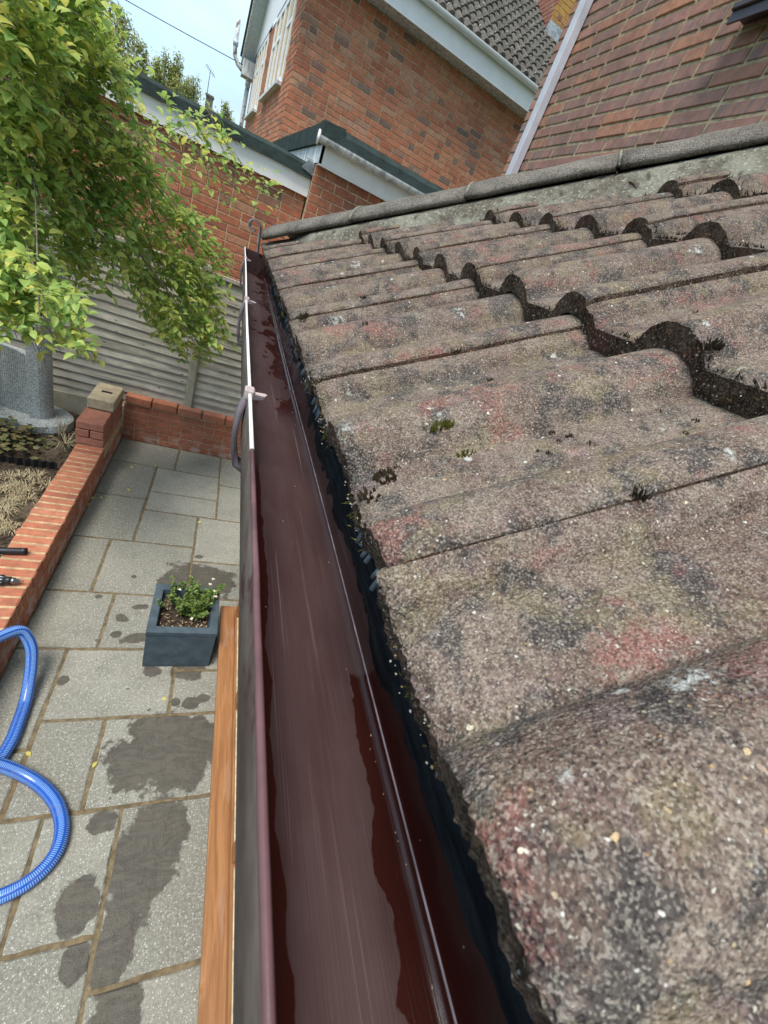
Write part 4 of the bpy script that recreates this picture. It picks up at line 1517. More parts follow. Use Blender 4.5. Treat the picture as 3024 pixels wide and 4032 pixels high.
q.cbox((1.79, 1.05, 3.993), (1.85, 2.13, 4.07), 0.004).cbox((1.79, 2.06, 4.07), (1.85, 2.13, 5.0), 0.004)
q.build('window', m_cill_brown, mh)

# ================================================================== NEIGHBOUR HOUSE (behind)
nh = thing('neighbour_house', (1.5, 9, 0), 'orange-red brick neighbouring house with white gutter and tiled roof behind the garages', 'house')
q = MB()
q.box((0.345, 8.408, 0), (7.0, 12.0, 5.38))
fw = q.build('wall', m_mortar, nh)
brick_wall(fw, (0.335, 8.40, 2.70), (0, -1, 0), 6.2, 2.66, m_brick_far, m_mortar, seed=8, hdr=0.35, show=lambda w, q_: w.x < 4.3 and w.z > 3.1 and w.z < 5.3)
# left gable side, turned a little from the square
sd = Vector((-0.09, 1, 0)).normalized()
sn = Vector((-1, -0.09, 0)).normalized()
c0 = Vector((0.335, 8.40, 0))
def side(u, z, off=0.0):
    p = c0 + sd * u + sn * off
    return (p.x, p.y, z)
q = MB()
LS = 6.65
q.add([side(0, 0, -0.006), side(LS, 0, -0.006), side(LS, 5.42, -0.006), side(0, 5.42, -0.006), side(LS, 0, -1.5), side(LS, 5.42, -1.5)], [(0, 3, 2, 1), (1, 2, 5, 4)])
sw = q.build('side_wall', m_mortar, nh, False)
W2 = (0.94, 3.15, 4.25, 5.42)
W1 = (4.20, 6.20, 4.19, 5.42)
def in_side(u, z):
    u = LS - u
    z = z + 3.45
    for (a, c, d, e) in (W1, W2):
        if a - 0.03 < u < c + 0.03 and d - 0.05 < z < e:
            return False
    return True
brick_wall(sw, side(LS, 3.45), sn, LS, 1.97, m_brick_far, m_mortar, seed=5, hdr=0.35, inside=in_side, nparts=0)
for (a, c, d, e) in (W2, W1):
    b = MB()
    fr = 0.085
    def sbox(u0, u1, z0, z1, o0, o1, mi=0, bb=None):
        vs = [side(u, z, o) for o in (o0, o1) for (u, z) in ((u0, z0), (u1, z0), (u1, z1), (u0, z1))]
        bb.add(vs, [(0, 1, 2, 3), (7, 6, 5, 4), (0, 4, 5, 1), (1, 5, 6, 2), (2, 6, 7, 3), (3, 7, 4, 0)], mi)
    sbox(a, c, d, d + fr, -0.02, 0.012, 0, b)
    sbox(a, c, e - fr, e, -0.02, 0.012, 0, b)
    nb = 4
    for i in range(nb + 1):
        u = a + (c - a - fr) * i / nb
        sbox(u, u + fr, d + fr, e - fr, -0.02, 0.014, 0, b)
    for i in (0, 2, 3):
        u0 = a + (c - a - fr) * i / nb + fr
        u1 = a + (c - a - fr) * (i + 1) / nb
        sbox(u0, u1, e - fr - 0.36, e - fr - 0.31, -0.02, 0.010, 0, b)
        sbox(u0 + 0.02, u0 + 0.06, d + fr + 0.02, e - fr - 0.38, -0.02, 0.008, 0, b)
        sbox(u1 - 0.06, u1 - 0.02, d + fr + 0.02, e - fr - 0.38, -0.02, 0.008, 0, b)
    w = b.build('window', m_white, nh, True)
    b = MB()
    sbox(a + 0.01, c - 0.01, d + 0.01, e - 0.01, -0.04, -0.022, 0, b)
    b.build('pane', m_glass, w, True)
    b = MB()
    sbox(a - 0.04, c + 0.04, d - 0.05, d - 0.002, -0.02, 0.085, 0, b)
    b.build('sill', m_white_dirty, w, True)
# eaves: soffit, fascia, half-round gutter with brackets
q = MB()
q.box((0.15, 8.10, 5.335), (7.2, 8.40, 5.350))
q.build('soffit', m_white_dirty, nh)
q = MB()
q.box((0.15, 8.075, 5.333), (7.2, 8.098, 5.585))
q.build('fascia', m_white, nh)
def half_gutter(parent, x0, x1, yc, zc, r, mat, gname='gutter'):
    pr = []
    for i in range(13):
        a = PI + PI * i / 12
        pr.append((yc + r * math.cos(a), zc + r * math.sin(a)))
    for i in range(13):
        a = 2 * PI - PI * i / 12
        pr.append((yc + (r - 0.006) * math.cos(a), zc + (r - 0.006) * math.sin(a)))
    b = MB()
    b.extrude(pr, 'x', x0, x1, sm=False)
    o = b.build(gname, mat, parent, True)
    return o
gg = half_gutter(nh, 0.10, 7.3, 8.018, 5.60, 0.057, m_white)
for x in (0.6, 1.5, 2.42, 3.32, 4.2, 5.1):
    b = MB()
    pr = [(8.018 + 0.062 * math.cos(PI + PI * i / 12), 5.60 + 0.062 * math.sin(PI + PI * i / 12)) for i in range(13)]
    pr += [(8.018 + 0.054 * math.cos(2 * PI - PI * i / 12), 5.60 + 0.054 * math.sin(2 * PI - PI * i / 12)) for i in range(13)]
    b.extrude(pr, 'x', x, x + 0.022)
    b.build('bracket', m_white, gg, True)
# roof slope with rolled tiles
rp = math.radians(33)
RX0, RX1 = 0.05, 5.6
q = MB()
q.add([(RX0, 8.06, 5.60), (RX1, 8.06, 5.60), (RX1, 11.5, 5.60 + 3.44 * math.tan(rp)), (RX0, 11.5, 5.60 + 3.44 * math.tan(rp)), (RX0, 15.2, 5.42), (RX1, 15.2, 5.42)], [(0, 1, 2, 3), (3, 2, 5, 4)])
nroof = q.build('roof', m_tile_far, nh)
def small_tile_vs():
    vs, fs = [], []
    n = 10
    for i in range(n + 1):
        u = 0.30 * i / n
        z = 0.045 * max(roll(u, 0.0, 0.06), roll(u, 0.15, 0.06), roll(u, 0.30, 0.06))
        vs += [(u, 0, z - 0.005), (u, 0, z + 0.030), (u, 0.36, z)]
    for i in range(n):
        a, b_ = i * 3, (i + 1) * 3
        fs += [(a, b_, b_ + 1, a + 1), (a + 1, b_ + 1, b_ + 2, a + 2)]
    return vs, fs
tv, tf = small_tile_vs()
q = MB()
q.add(tv, tf)
t_me = q.mesh('tile', m_tile_far)
rot = Matrix.Rotation(rp, 4, 'X')
cand = []
for r in range(13):
    for c in range(int((RX1 - RX0) / 0.3)):
        p = Vector((RX0 + c * 0.3, 8.02 + r * 0.31 * math.cos(rp), 5.595 + r * 0.31 * math.sin(rp)))
        v = px(p)
        d = 1e9
        if v and -100 < v[0] < 2250 and -120 < v[1] < 1200:
            d = v[2]
        cand.append((d, p))
cand.sort(key=lambda t: t[0])
st_ = MB()
for i, (d, p) in enumerate(cand):
    mw = Matrix.Translation(p + Vector((0, 0, rn(-.003, .003)))) @ rot @ Matrix.Rotation(rn(-.01, .01), 4, 'Z')
    if i < 300 and d < 1e8:
        link('tile', t_me, nroof, mw)
    else:
        st_.add(tv, tf, 0, rn(.01, .99), False, mw)
tag(st_.build('tiles', m_tile_far, nroof), kind='stuff')
q = MB()
for k in range(14):
    x = RX0 + k * 0.40
    q.tube([(x, 11.5, 5.60 + 3.44 * math.tan(rp) - 0.03), (x + 0.39, 11.5, 5.60 + 3.44 * math.tan(rp) - 0.03)], 0.11, 10)
q.build('ridge_tile', m_hip, nroof)
# gable: white cladding, sloping soffit and barge board, boxed eave end
za = 5.42
pk = 3.31
zp = za + pk * math.tan(rp)
b = MB()
b.add([side(0, za, 0.02), side(LS, za, 0.02), side(LS - 3.32, zp, 0.02)], [(0, 2, 1)])
b.build('gable_cladding', m_white, nh)
b = MB()
e0, e1 = 0.0, 0.26
lo_z = za - 0.20
b.add([side(LS + 0.30, lo_z, e0), side(LS + 0.30, lo_z, e1), side(LS - 3.32, zp + 0.02, e1), side(LS - 3.32, zp + 0.02, e0)], [(0, 1, 2, 3)])
b.add([side(-0.30, lo_z, e0), side(-0.30, lo_z, e1), side(LS - 3.32, zp + 0.02, e1), side(LS - 3.32, zp + 0.02, e0)], [(3, 2, 1, 0)])
b.build('gable_soffit', m_lgrey, nh)
b = MB()
for (u0, sgn) in ((LS + 0.34, 1), (-0.34, -1)):
    A = [side(u0, lo_z - 0.05, e1), side(u0, lo_z + 0.12, e1), side(LS - 3.32, zp + 0.18, e1), side(LS - 3.32, zp - 0.02, e1)]
    B_ = [side(u0, lo_z - 0.05, e1 + 0.03), side(u0, lo_z + 0.12, e1 + 0.03), side(LS - 3.32, zp + 0.18, e1 + 0.03), side(LS - 3.32, zp - 0.02, e1 + 0.03)]
    b.add(A + B_, [(0, 1, 2, 3), (7, 6, 5, 4), (0, 4, 5, 1), (1, 5, 6, 2), (2, 6, 7, 3), (3, 7, 4, 0)])
b.build('barge_board', m_white_dirty, nh, True)
b = MB()
for (o0, o1, u0, u1, z0, z1, m_) in ((-0.3, e1, LS - 0.12, LS + 0.32, lo_z - 0.24, lo_z + 0.06, 0),):
    vs = [side(u, z, o) for o in (o0, o1) for (u, z) in ((u0, z0), (u1, z0), (u1, z1), (u0, z1))]
    b.add(vs, [(0, 1, 2, 3), (7, 6, 5, 4), (0, 4, 5, 1), (1, 5, 6, 2), (2, 6, 7, 3), (3, 7, 4, 0)])
b.build('boxed_eave', m_white_dirty, nh, True)
b = MB()
for i in range(12):
    t0, t1 = i / 12, (i + 1) / 12
    ua, ub = LS + 0.36 - t0 * 3.68, LS + 0.36 - t1 * 3.68
    z0, z1 = lo_z + 0.12 + t0 * (zp + 0.07 - lo_z), lo_z + 0.12 + t1 * (zp + 0.07 - lo_z)
    vs = [side(ua, z0, e1 + 0.07), side(ub, z1 - 0.012, e1 + 0.07), side(ub, z1 + 0.035, e1 + 0.07), side(ua, z0 + 0.045, e1 + 0.07), side(ua, z0, -0.2), side(ub, z1, -0.2), side(ub, z1 + 0.03, -0.2), side(ua, z0 + 0.04, -0.2)]
    b.add(vs, [(0, 1, 2, 3), (7, 6, 5, 4), (0, 4, 5, 1), (1, 5, 6, 2), (2, 6, 7, 3), (3, 7, 4, 0)])
b.build('verge', m_tile_far, nh, True)
# flaking soil pipe with swan neck at the far end of the gable side
b = MB()
b.tube([(-0.37, 15.15, 2.0), (-0.355, 15.13, 3.8), (-0.345, 15.1, 4.86), (-0.37, 15.1, 4.97), (-0.48, 15.1, 5.05), (-0.63, 15.1, 5.13), (-0.72, 15.1, 5.25), (-0.745, 15.1, 5.40), (-0.745, 15.1, 5.88)], 0.05, 10, caps=True)
for (x, z) in ((-0.345, 4.84), (-0.742, 5.42)):
    b.tube([(x, 15.1, z), (x, 15.1, z + 0.10)], 0.062, 10)
m_flake = Mat('flaking_white_paint', 0.7, 0.3)
m_flake.color(m_flake.mix(m_flake.step(m_flake.noise(m_flake.maps(m_flake.pos(), (1, 1, 0.7)), 13, 4, 0.7), 0.52, 0.58), (0.60, 0.62, 0.62), (0.16, 0.14, 0.12)))
b.build('soil_pipe', m_flake.m, nh)
# chimney with lead flashing
b = MB()
CX0, CY0 = 4.62, 10.45
b.box((CX0 + 0.008, CY0 + 0.008, 6.6), (CX0 + 0.6, CY0 + 0.9, 9.6))
ch = b.build('chimney', m_mortar, nh)
brick_wall(ch, (CX0, CY0, 6.9), (0, -1, 0), 0.6, 2.6, m_lichen_brick, m_mortar, hdr=0.3, seed=31)
brick_wall(ch, (CX0, CY0 + 0.9, 6.9), (-1, 0, 0), 0.9, 2.6, m_brick_old, m_mortar, hdr=0.3, seed=32)
b = MB()
b.add([(CX0 - 0.13, CY0 - 0.2, 7.06), (CX0 + 0.6, CY0 - 0.2, 7.06), (CX0 + 0.6, CY0 - 0.012, 7.36), (CX0 - 0.012, CY0 - 0.012, 7.36), ], [(0, 1, 2, 3)])
o = b.build('flashing', m_lead, ch)

# ================================================================== FLAT-ROOFED GARAGES
g1 = thing('flat_roof_garage', (-1.5, 5.3, 0), 'lower brick garage with plain white fascia and green felt edge behind the fence', 'garage')
q = MB()
q.box((-4.6, 5.256, 0), (0.555, 8.2, 2.95))
w1 = q.build('wall', m_mortar, g1)
brick_wall(w1, (-4.6, 5.25, 1.35), (0, -1, 0), 5.16, 1.52, m_brick_garage, m_mortar, hdr=0.22, seed=17, show=lambda w, q_: w.x > -1.3 and w.z > 1.6)
q = MB()
q.box((-4.6, 5.20, 2.825), (0.568, 5.225, 2.985))
q.build('fascia', m_white, g1)
q = MB()
q.extrude([(5.165, 2.975), (5.205, 2.975), (5.205, 3.02), (5.35, 3.07), (5.35, 3.10), (5.20, 3.088), (5.172, 3.06)], 'x', -4.6, 0.572, segs=60, wob=lambda a, c, t: (a + 0.006 * mnoise.noise(Vector((t * 3, 0, 0))), c + 0.008 * mnoise.noise(Vector((t * 2.5, 1, 0)))))
q.build('felt_edge', m_felt_green, g1, True)
q = MB()
q.box((-4.6, 5.33, 3.02), (0.5, 8.2, 3.055))
q.build('flat_roof', m_felt_green, g1)
q = MB()
q.add([(0.45, 5.155, 3.03), (0.575, 5.155, 3.00), (0.575, 5.155, 3.10), (0.50, 5.16, 3.105), (0.45, 5.2, 3.12), (0.575, 5.25, 3.13)], [(0, 1, 2, 3), (3, 2, 5, 4)])
q.build('flashing', m_lead, g1)

g2 = thing('flat_roof_garage', (1.5, 5.3, 0), 'taller brick garage with white half-round gutter along its fascia beside the brick house', 'garage')
q = MB()
q.box((0.572, 5.056, 0), (4.0, 8.35, 3.2))
w2 = q.build('wall', m_mortar, g2)
brick_wall(w2, (0.566, 5.05, 1.75), (0, -1, 0), 3.0, 1.38, m_brick_garage, m_mortar, hdr=0.25, seed=23, show=lambda w, q_: w.x < 2.0 and w.z > 2.4)
q = MB()
q.box((0.575, 4.985, 3.105), (4.0, 5.008, 3.255)).box((0.575, 4.985, 3.09), (4.0, 5.06, 3.104))
q.build('fascia', m_white, g2)
q = MB()
q.box((1.232, 4.9815, 3.10), (1.262, 4.9845, 3.256))
q.build('fascia_joint', m_white, g2)
q = MB()
q.add([(0.572, 4.985, 3.105), (0.572, 4.985, 3.256), (0.28, 8.3, 3.256), (0.28, 8.3, 3.105), (0.60, 4.985, 3.105), (0.60, 4.985, 3.256), (0.31, 8.3, 3.256), (0.31, 8.3, 3.105)], [(0, 1, 2, 3), (7, 6, 5, 4), (0, 4, 5, 1), (1, 5, 6, 2), (2, 6, 7, 3), (3, 7, 4, 0)])
q.build('side_fascia', m_white_dirty, g2, True)
gg2 = half_gutter(g2, 0.515, 4.0, 4.925, 3.285, 0.052, m_white_dirty)
q = MB()
q.tube([(0.508, 4.925, 3.268), (0.522, 4.925, 3.268)], 0.056, 14)
q.build('end_cap', m_white, gg2)
for x in (0.84, 1.75):
    q = MB()
    pr = [(4.925 + 0.058 * math.cos(PI + PI * i / 12), 3.285 + 0.058 * math.sin(PI + PI * i / 12)) for i in range(13)]
    pr += [(4.925 + 0.050 * math.cos(2 * PI - PI * i / 12), 3.285 + 0.050 * math.sin(2 * PI - PI * i / 12)) for i in range(13)]
    q.extrude(pr, 'x', x, x + 0.02)
    q.build('bracket', m_white, gg2, True)
q = MB()
q.extrude([(4.99, 3.27), (5.03, 3.27), (5.30, 3.40), (5.30, 3.44), (5.10, 3.425), (5.03, 3.42), (4.995, 3.375)], 'x', 0.545, 4.0, segs=60, wob=lambda a, c, t: (a, c + 0.010 * mnoise.noise(Vector((t * 6, a * 9, 0)))))
q.build('felt_edge', m_felt_green, g2, True)
for i in range(5):
    q = MB()
    t0, t1 = 0.665 * i, 0.665 * i + 0.655
    xa, xb = 0.545 - 0.088 * t0, 0.545 - 0.088 * t1
    q.add([(xa, 4.99 + t0, 3.245), (xb, 4.99 + t1, 3.245), (xb, 4.99 + t1, 3.40), (xa, 4.99 + t0, 3.405), (xa + 0.2, 4.99 + t0, 3.245), (xb + 0.2, 4.99 + t1, 3.245), (xb + 0.2, 4.99 + t1, 3.42), (xa + 0.2, 4.99 + t0, 3.43)], [(0, 1, 2, 3), (7, 6, 5, 4), (0, 4, 5, 1), (1, 5, 6, 2), (2, 6, 7, 3), (3, 7, 4, 0)])
    q.build('felt_tab', m_felt_green, g2, True)
q = MB()
q.box((0.8, 5.28, 3.35), (4.0, 8.35, 3.38))
q.build('flat_roof', m_felt_green, g2)

# ================================================================== GARDEN THINGS
# granite monument
gm = thing('granite_monument', (-1.45, 4.35, 0.15), 'grey granite memorial column with ribbed block on a round base in front of the fence', 'monument')
b = MB()
n = 28
vs = []
for z, r, w in ((0.13, 0.30, .02), (0.17, 0.315, .015), (0.225, 0.30, .01), (0.235, 0.28, .004)):
    for i in range(n):
        a = 2 * PI * i / n
        rr = r + w * mnoise.noise(Vector((math.cos(a) * 3, math.sin(a) * 3, z * 20)))
        vs.append((-1.46 + rr * math.cos(a), 4.38 + rr * 0.85 * math.sin(a), z))
fs = [(s * n + i, s * n + (i + 1) % n, (s + 1) * n + (i + 1) % n, (s + 1) * n + i) for s in range(3) for i in range(n)]
fs.append(tuple(range(3 * n, 4 * n)))
b.add(vs, fs)
b.build('base', m_granite, gm)
# column: flat left front side, rounded to the right, sloping cut top
b = MB()
sec = [(-1.455, 4.262)]
for i in range(13):
    a = -1.15 + 2.5 * i / 12
    sec.append((-1.425 + 0.115 * math.cos(a), 4.375 + 0.115 * math.sin(a)))
sec += [(-1.52, 4.47)]
def topz(x, y):
    return 0.89 + max(0, (x + 1.455)) * 1.9
n = len(sec)
vs = [(x, y, 0.23) for x, y in sec] + [(x, y, topz(x, y)) for x, y in sec]
fs = [(i, (i + 1) % n, n + (i + 1) % n, n + i) for i in range(n)] + [tuple(range(n, 2 * n))]
b.add(vs, fs)
b.build('column', m_granite, gm, True)
b = MB()
b.cbox((-1.475, 4.40, 0.80), (-1.36, 4.50, 1.34), 0.008)
b.build('upper_slab', m_granite, gm)
b = MB()
A, B_ = Vector((-1.470, 4.318, 0)), Vector((-1.80, 4.40, 0))
d = (B_ - A).normalized()
nn = Vector((-d.y, d.x, 0))
if nn.y > 0:
    nn = -nn
NR = 22
vs, fs = [], []
pr = []
for i in range(NR * 4 + 1):
    t = 0.335 * i / (NR * 4)
    o = 0.005 if (i % 4) in (1, 2) else 0.0
    pr.append(A + d * t + nn * o)
m = len(pr)
for z in (0.225, 0.80):
    for i, p in enumerate(pr):
        vs.append((p.x, p.y, z + (0.03 * math.sin(PI * i / m) if z > 0.5 else 0)))
for i in range(m - 1):
    fs.append((i, i + 1, m + i + 1, m + i))
o = len(vs)
bk = [A - nn * 0.11, pr[-1] - nn * 0.11]
for z in (0.225, 0.80):
    for p in bk:
        vs.append((p.x, p.y, z))
fs += [(m - 1, o + 1, o + 3, 2 * m - 1), (0, m, o + 2, o), tuple(range(m, 2 * m)) + (o + 3, o + 2)]
b.add(vs, fs)
b.build('ribbed_block', m_granite, gm, True)

# planter and its little shrub
pl = thing('planter', (0.075, 1.97, 0), 'square slate blue clay planter standing on the paving beside the oak coloured sill', 'planter')
def frustum_ring(b, x0, x1, y0, y1, zl, ins):
    pass
b = MB()
X0, X1, YA, YB, HT = -0.117, 0.273, 1.785, 2.175, 0.345
lay = [((0.0 + 0.006), 0.0), (0.0, 0.01), (-0.0, HT - 0.03), (-0.004, HT - 0.028), (-0.004, HT - 0.002), (0.0, HT), (0.042, HT), (0.045, HT - 0.003), (0.052, HT - 0.085)]
vs = []
for ins, z in lay:
    vs += [(X0 + ins, YA + ins, z), (X1 - ins, YA + ins, z), (X1 - ins, YB - ins, z), (X0 + ins, YB - ins, z)]
fs = []
for s in range(len(lay) - 1):
    for i in range(4):
        fs.append((s * 4 + i, s * 4 + (i + 1) % 4, s * 4 + 4 + (i + 1) % 4, s * 4 + 4 + i))
b.add(vs, fs)
b.build('pot', m_planter, pl)
b = MB()
nn_ = 12
vs = [(X0 + 0.05 + (X1 - X0 - 0.10) * i / nn_, YA + 0.05 + (YB - YA - 0.10) * j / nn_, HT - 0.075 + 0.012 * mnoise.noise(Vector((i * .9, j * .9, 0)))) for j in range(nn_ + 1) for i in range(nn_ + 1)]
b.add(vs, [(j * 13 + i, j * 13 + i + 1, (j + 1) * 13 + i + 1, (j + 1) * 13 + i) for j in range(nn_) for i in range(nn_)])
b.build('potting_soil', m_soil, pl)
b = MB()
rp_ = random.Random(4)
for i in range(230):
    x, y = rp_.uniform(X0 + .055, X1 - .055), rp_.uniform(YA + .055, YB - .055)
    if y > 1.93 and x > 0.0 and rp_.random() < 0.8:
        continue
    p = Vector((x, y, HT - 0.062))
    M_ = Matrix.Translation(p) @ Matrix.Rotation(rp_.uniform(0, 6.3), 4, 'Z') @ Matrix.Rotation(rp_.uniform(-.6, .6), 4, 'X')
    s = rp_.uniform(0.5, 1.3)
    b.add([(-.009 * s, 0, 0), (0, -.004 * s, .002), (.009 * s, 0, 0), (0, .004 * s, .003)], [(0, 1, 2, 3)], 0, rp_.random(), False, M_)
tag(b.build('bark_mulch', m_bark_chip, pl), kind='stuff')


def leaf_quad(b, p, d, up, L, W, mi=0, r=0.5, fold=0.25):
    """ovate leaf, folded along its midrib and curving down to a pointed tip: 10 triangles"""
    d = d.normalized()
    s = d.cross(up)
    if s.length < 1e-4:
        s = d.cross(Vector((1, 0, 0)))
    s.normalize()
    n = s.cross(d)
    m1 = p + d * L * 0.20 + n * L * 0.03
    m2 = p + d * L * 0.48 + n * L * 0.02
    m3 = p + d * L * 0.76 - n * L * 0.04
    tip = p + d * L - n * L * 0.16
    f = W * fold
    V = [p, m1, m2, m3, tip]
    for (m, w) in ((m1, .36), (m2, .50), (m3, .34)):
        V += [m + s * W * w + n * f * w * 2, m - s * W * w + n * f * w * 2]
    b.add(V, [(0, 1, 5), (0, 6, 1), (1, 2, 7, 5), (1, 6, 8, 2), (2, 3, 9, 7), (2, 8, 10, 3), (3, 4, 9), (3, 10, 4)], mi, r, True)


ps = thing('potted_shrub', (0.1, 2.0, 0.28), 'small dark green box shrub with a few cream flowers growing in the blue planter', 'shrub')
b = MB()
bl = MB()
rq = random.Random(12)
for i in range(46):
    x, y = rq.gauss(0.11, 0.075), rq.gauss(2.03, 0.055)
    x = min(max(x, X0 + 0.07), X1 - 0.05)
    y = min(max(y, YA + 0.08), YB - 0.05)
    h = rq.uniform(0.07, 0.17)
    p0 = Vector((x, y, HT - 0.08))
    lean = Vector((rq.uniform(-.05, .11), rq.uniform(-.05, .11), 0))
    p1 = p0 + lean * 0.5 + Vector((0, 0, h * 0.6 + 0.02))
    p2 = p0 + lean + Vector((0, 0, h + 0.03))
    b.tube([p0, p1, p2], 0.0018, 5)
    for k in range(44):
        t = rq.uniform(0.25, 1)
        p = p0.lerp(p1, t * 2) if t < .5 else p1.lerp(p2, t * 2 - 1)
        a = rq.uniform(0, 6.3)
        leaf_quad(bl, p, Vector((math.cos(a), math.sin(a), rq.uniform(-.2, .8))), Vector((0, 0, 1)), rq.uniform(.016, .028), rq.uniform(.011, .017), 0, rq.uniform(.01, .99))
b.build('stem', m_twig, ps)
tag(bl.build('foliage', m_leaf_box, ps), kind='stuff')
bfl = MB()
for (x, y, z) in ((0.235, 2.06, 0.43), (0.20, 2.10, 0.45), (0.24, 2.02, 0.42), (0.02, 2.08, 0.40), (0.03, 1.98, 0.33), (0.12, 1.9, 0.33), (0.215, 2.13, 0.47)):
    for k in range(7):
        a = rq.uniform(0, 6.3)
        leaf_quad(bfl, Vector((x, y, z)), Vector((math.cos(a), math.sin(a), .5)), Vector((0, 0, 1)), .014, .006, 0, 0.5)
bfl.build('flowers', plain('cream_petal', (0.75, 0.68, 0.52), 0.7), ps)

# hose
def smooth(pts, n=8):
    pts = [Vector(p) for p in pts]
    out = []
    for i in range(len(pts) - 1):
        p0, p1, p2, p3 = pts[max(i - 1, 0)], pts[i], pts[i + 1], pts[min(i + 2, len(pts) - 1)]
        for k in range(n):
            t = k / n
            out.append(0.5 * ((2 * p1) + (-p0 + p2) * t + (2 * p0 - 5 * p1 + 4 * p2 - p3) * t * t + (-p0 + 3 * p1 - 3 * p2 + p3) * t * t * t))
    out.append(pts[-1])
    return out
def resample(pts, step):
    out = [pts[0]]
    acc = 0
    for i in range(1, len(pts)):
        seg = (pts[i] - pts[i - 1])
        L = seg.length
        while acc + L >= step:
            t = (step - acc) / L
            q_ = pts[i - 1] + (pts[i] - pts[i - 1]) * t
            out.append(q_)
            pts[i - 1] = q_
            L = (pts[i] - q_).length
            acc = 0
        acc += L
    return out
HA = [(-1.05, 1.45, .30), (-0.93, 1.56, .32), (-0.82, 1.68, .335), (-0.757, 1.765, .32), (-0.715, 1.805, .30), (-0.685, 1.80, .26), (-0.655, 1.765, .20), (-0.640, 1.705, .13), (-0.628, 1.62, .07), (-0.620, 1.54, .035), (-0.614, 1.45, .032), (-0.612, 1.34, .032), (-0.635, 1.24, .032), (-0.70, 1.14, .032), (-0.80, 1.06, .032)]
HB = [(-0.92, 1.245, .10), (-0.80, 1.25, .092), (-0.70, 1.24, .09), (-0.62, 1.222, .085), (-0.538, 1.197, .05), (-0.462, 1.157, .032), (-0.390, 1.098, .032), (-0.333, 1.03, .032), (-0.296, 0.955, .032), (-0.285, 0.89, .032), (-0.292, 0.84, .032), (-0.318, 0.795, .032), (-0.362, 0.758, .032), (-0.42, 0.735, .032), (-0.50, 0.722, .032), (-0.62, 0.73, .032), (-0.74, 0.78, .032)]
hose_t = thing('suction_hose', (-0.5, 1.2, 0), 'ribbed blue suction hose looping over the garden wall and across the paving', 'hose')
b = MB()
for P_ in (HA, HB):
    pts = resample(smooth(P_, 10), 0.0035)
    n = 18
    up = Vector((0, 0, 1))
    vs = []
    cols = []
    t0 = (pts[1] - pts[0]).normalized()
    nn = t0.cross(up).normalized()
    for i, p in enumerate(pts):
        t = (pts[min(i + 1, len(pts) - 1)] - pts[max(i - 1, 0)]).normalized()
        nn = (nn - t * nn.dot(t)).normalized()
        bb = t.cross(nn)
        r = 0.0285 + (0.0011 if i % 2 else -0.0011)
        for k in range(n):
            a = 2 * PI * k / n
            vs.append(p + (nn * math.cos(a) + bb * math.sin(a)) * r)
    o = len(b.v)
    b.v += vs
    for i in range(len(pts) - 1):
        for k in range(n):
            b.f.append([o + i * n + k, o + i * n + (k + 1) % n, o + (i + 1) * n + (k + 1) % n, o + (i + 1) * n + k])
            b.mi.append(0)
            b.sm.append(True)
            b.r.append(1.0 if ((i // 1) % 2 == 0 and k % 3 != 0) else 0.01)
b.build('hose_tube', m_hose, hose_t)

# black tube and cordless drill lying on the brick wall
b = MB()
n = 20
vs, fs = [], []
for (x, r) in ((-1.25, .021), (-0.905, .021), (-0.902, .0225), (-0.885, .0225), (-0.885, .018), (-0.96, .018)):
    for i in range(n):
        a = 2 * PI * i / n
        vs.append((x, 2.425 + r * math.cos(a) + (x + 0.9) * 0.12, 0.293 + r * math.sin(a)))
for s in range(5):
    for i in range(n):
        fs.append((s * n + i, s * n + (i + 1) % n, (s + 1) * n + (i + 1) % n, (s + 1) * n + i))
b.add(vs, fs, sm=True)
tag(b.build('black_tube', m_black, None, True), 'black plastic tube end lying across the brick wall top', 'tube')
dr = thing('power_drill', (-1.0, 2.16, 0.3), 'cordless drill with pale grey collar and black chuck lying on the brick wall top', 'drill')
def lathe_x(prs, yc, zc, n=20):
    b = MB()
    vs, fs = [], []
    for (x, r) in prs:
        for i in range(n):
            a = 2 * PI * i / n
            vs.append((x, yc + r * math.cos(a), zc + r * math.sin(a)))
    for s in range(len(prs) - 1):
        for i in range(n):
            fs.append((s * n + i, s * n + (i + 1) % n, (s + 1) * n + (i + 1) % n, (s + 1) * n + i))
    fs.append(tuple(range(n))[::-1])
    fs.append(tuple(range((len(prs) - 1) * n, len(prs) * n)))
    b.add(vs, fs, sm=True)
    return b
lathe_x([(-1.00, .030), (-0.935, .030), (-0.915, .027), (-0.905, .024)], 2.16, 0.302).build('collar', m_lgrey, dr, True)
lathe_x([(-0.905, .0235), (-0.875, .0235), (-0.873, .0225), (-0.872, .0215)], 2.16, 0.302).build('chuck_sleeve', m_black, dr, True)
lathe_x([(-0.872, .0190), (-0.853, .0185), (-0.851, .0155), (-0.838, .0125), (-0.832, .0065), (-0.822, .0045), (-0.812, .003)], 2.16, 0.302).build('chuck_nose', m_steel, dr, True)
b = lathe_x([(-1.22, .030), (-1.20, .036), (-1.0, .036)], 2.16, 0.302)
b.cbox((-1.19, 2.0, 0.285), (-1.13, 2.13, 0.32), 0.01)
b.cbox((-1.22, 1.94, 0.27), (-1.09, 2.0, 0.34), 0.012)
b.build('drill_body', m_black, dr, True)
b = MB()
for k in range(10):
    a = 2 * PI * k / 10
    y, z = 2.16 + .0265 * math.cos(a), 0.302 + .0265 * math.sin(a)
    b.cbox((-0.925, y - .004, z - .004), (-0.905, y + .004, z + .004), 0.001)
b.build('torque_ring', m_black, dr)

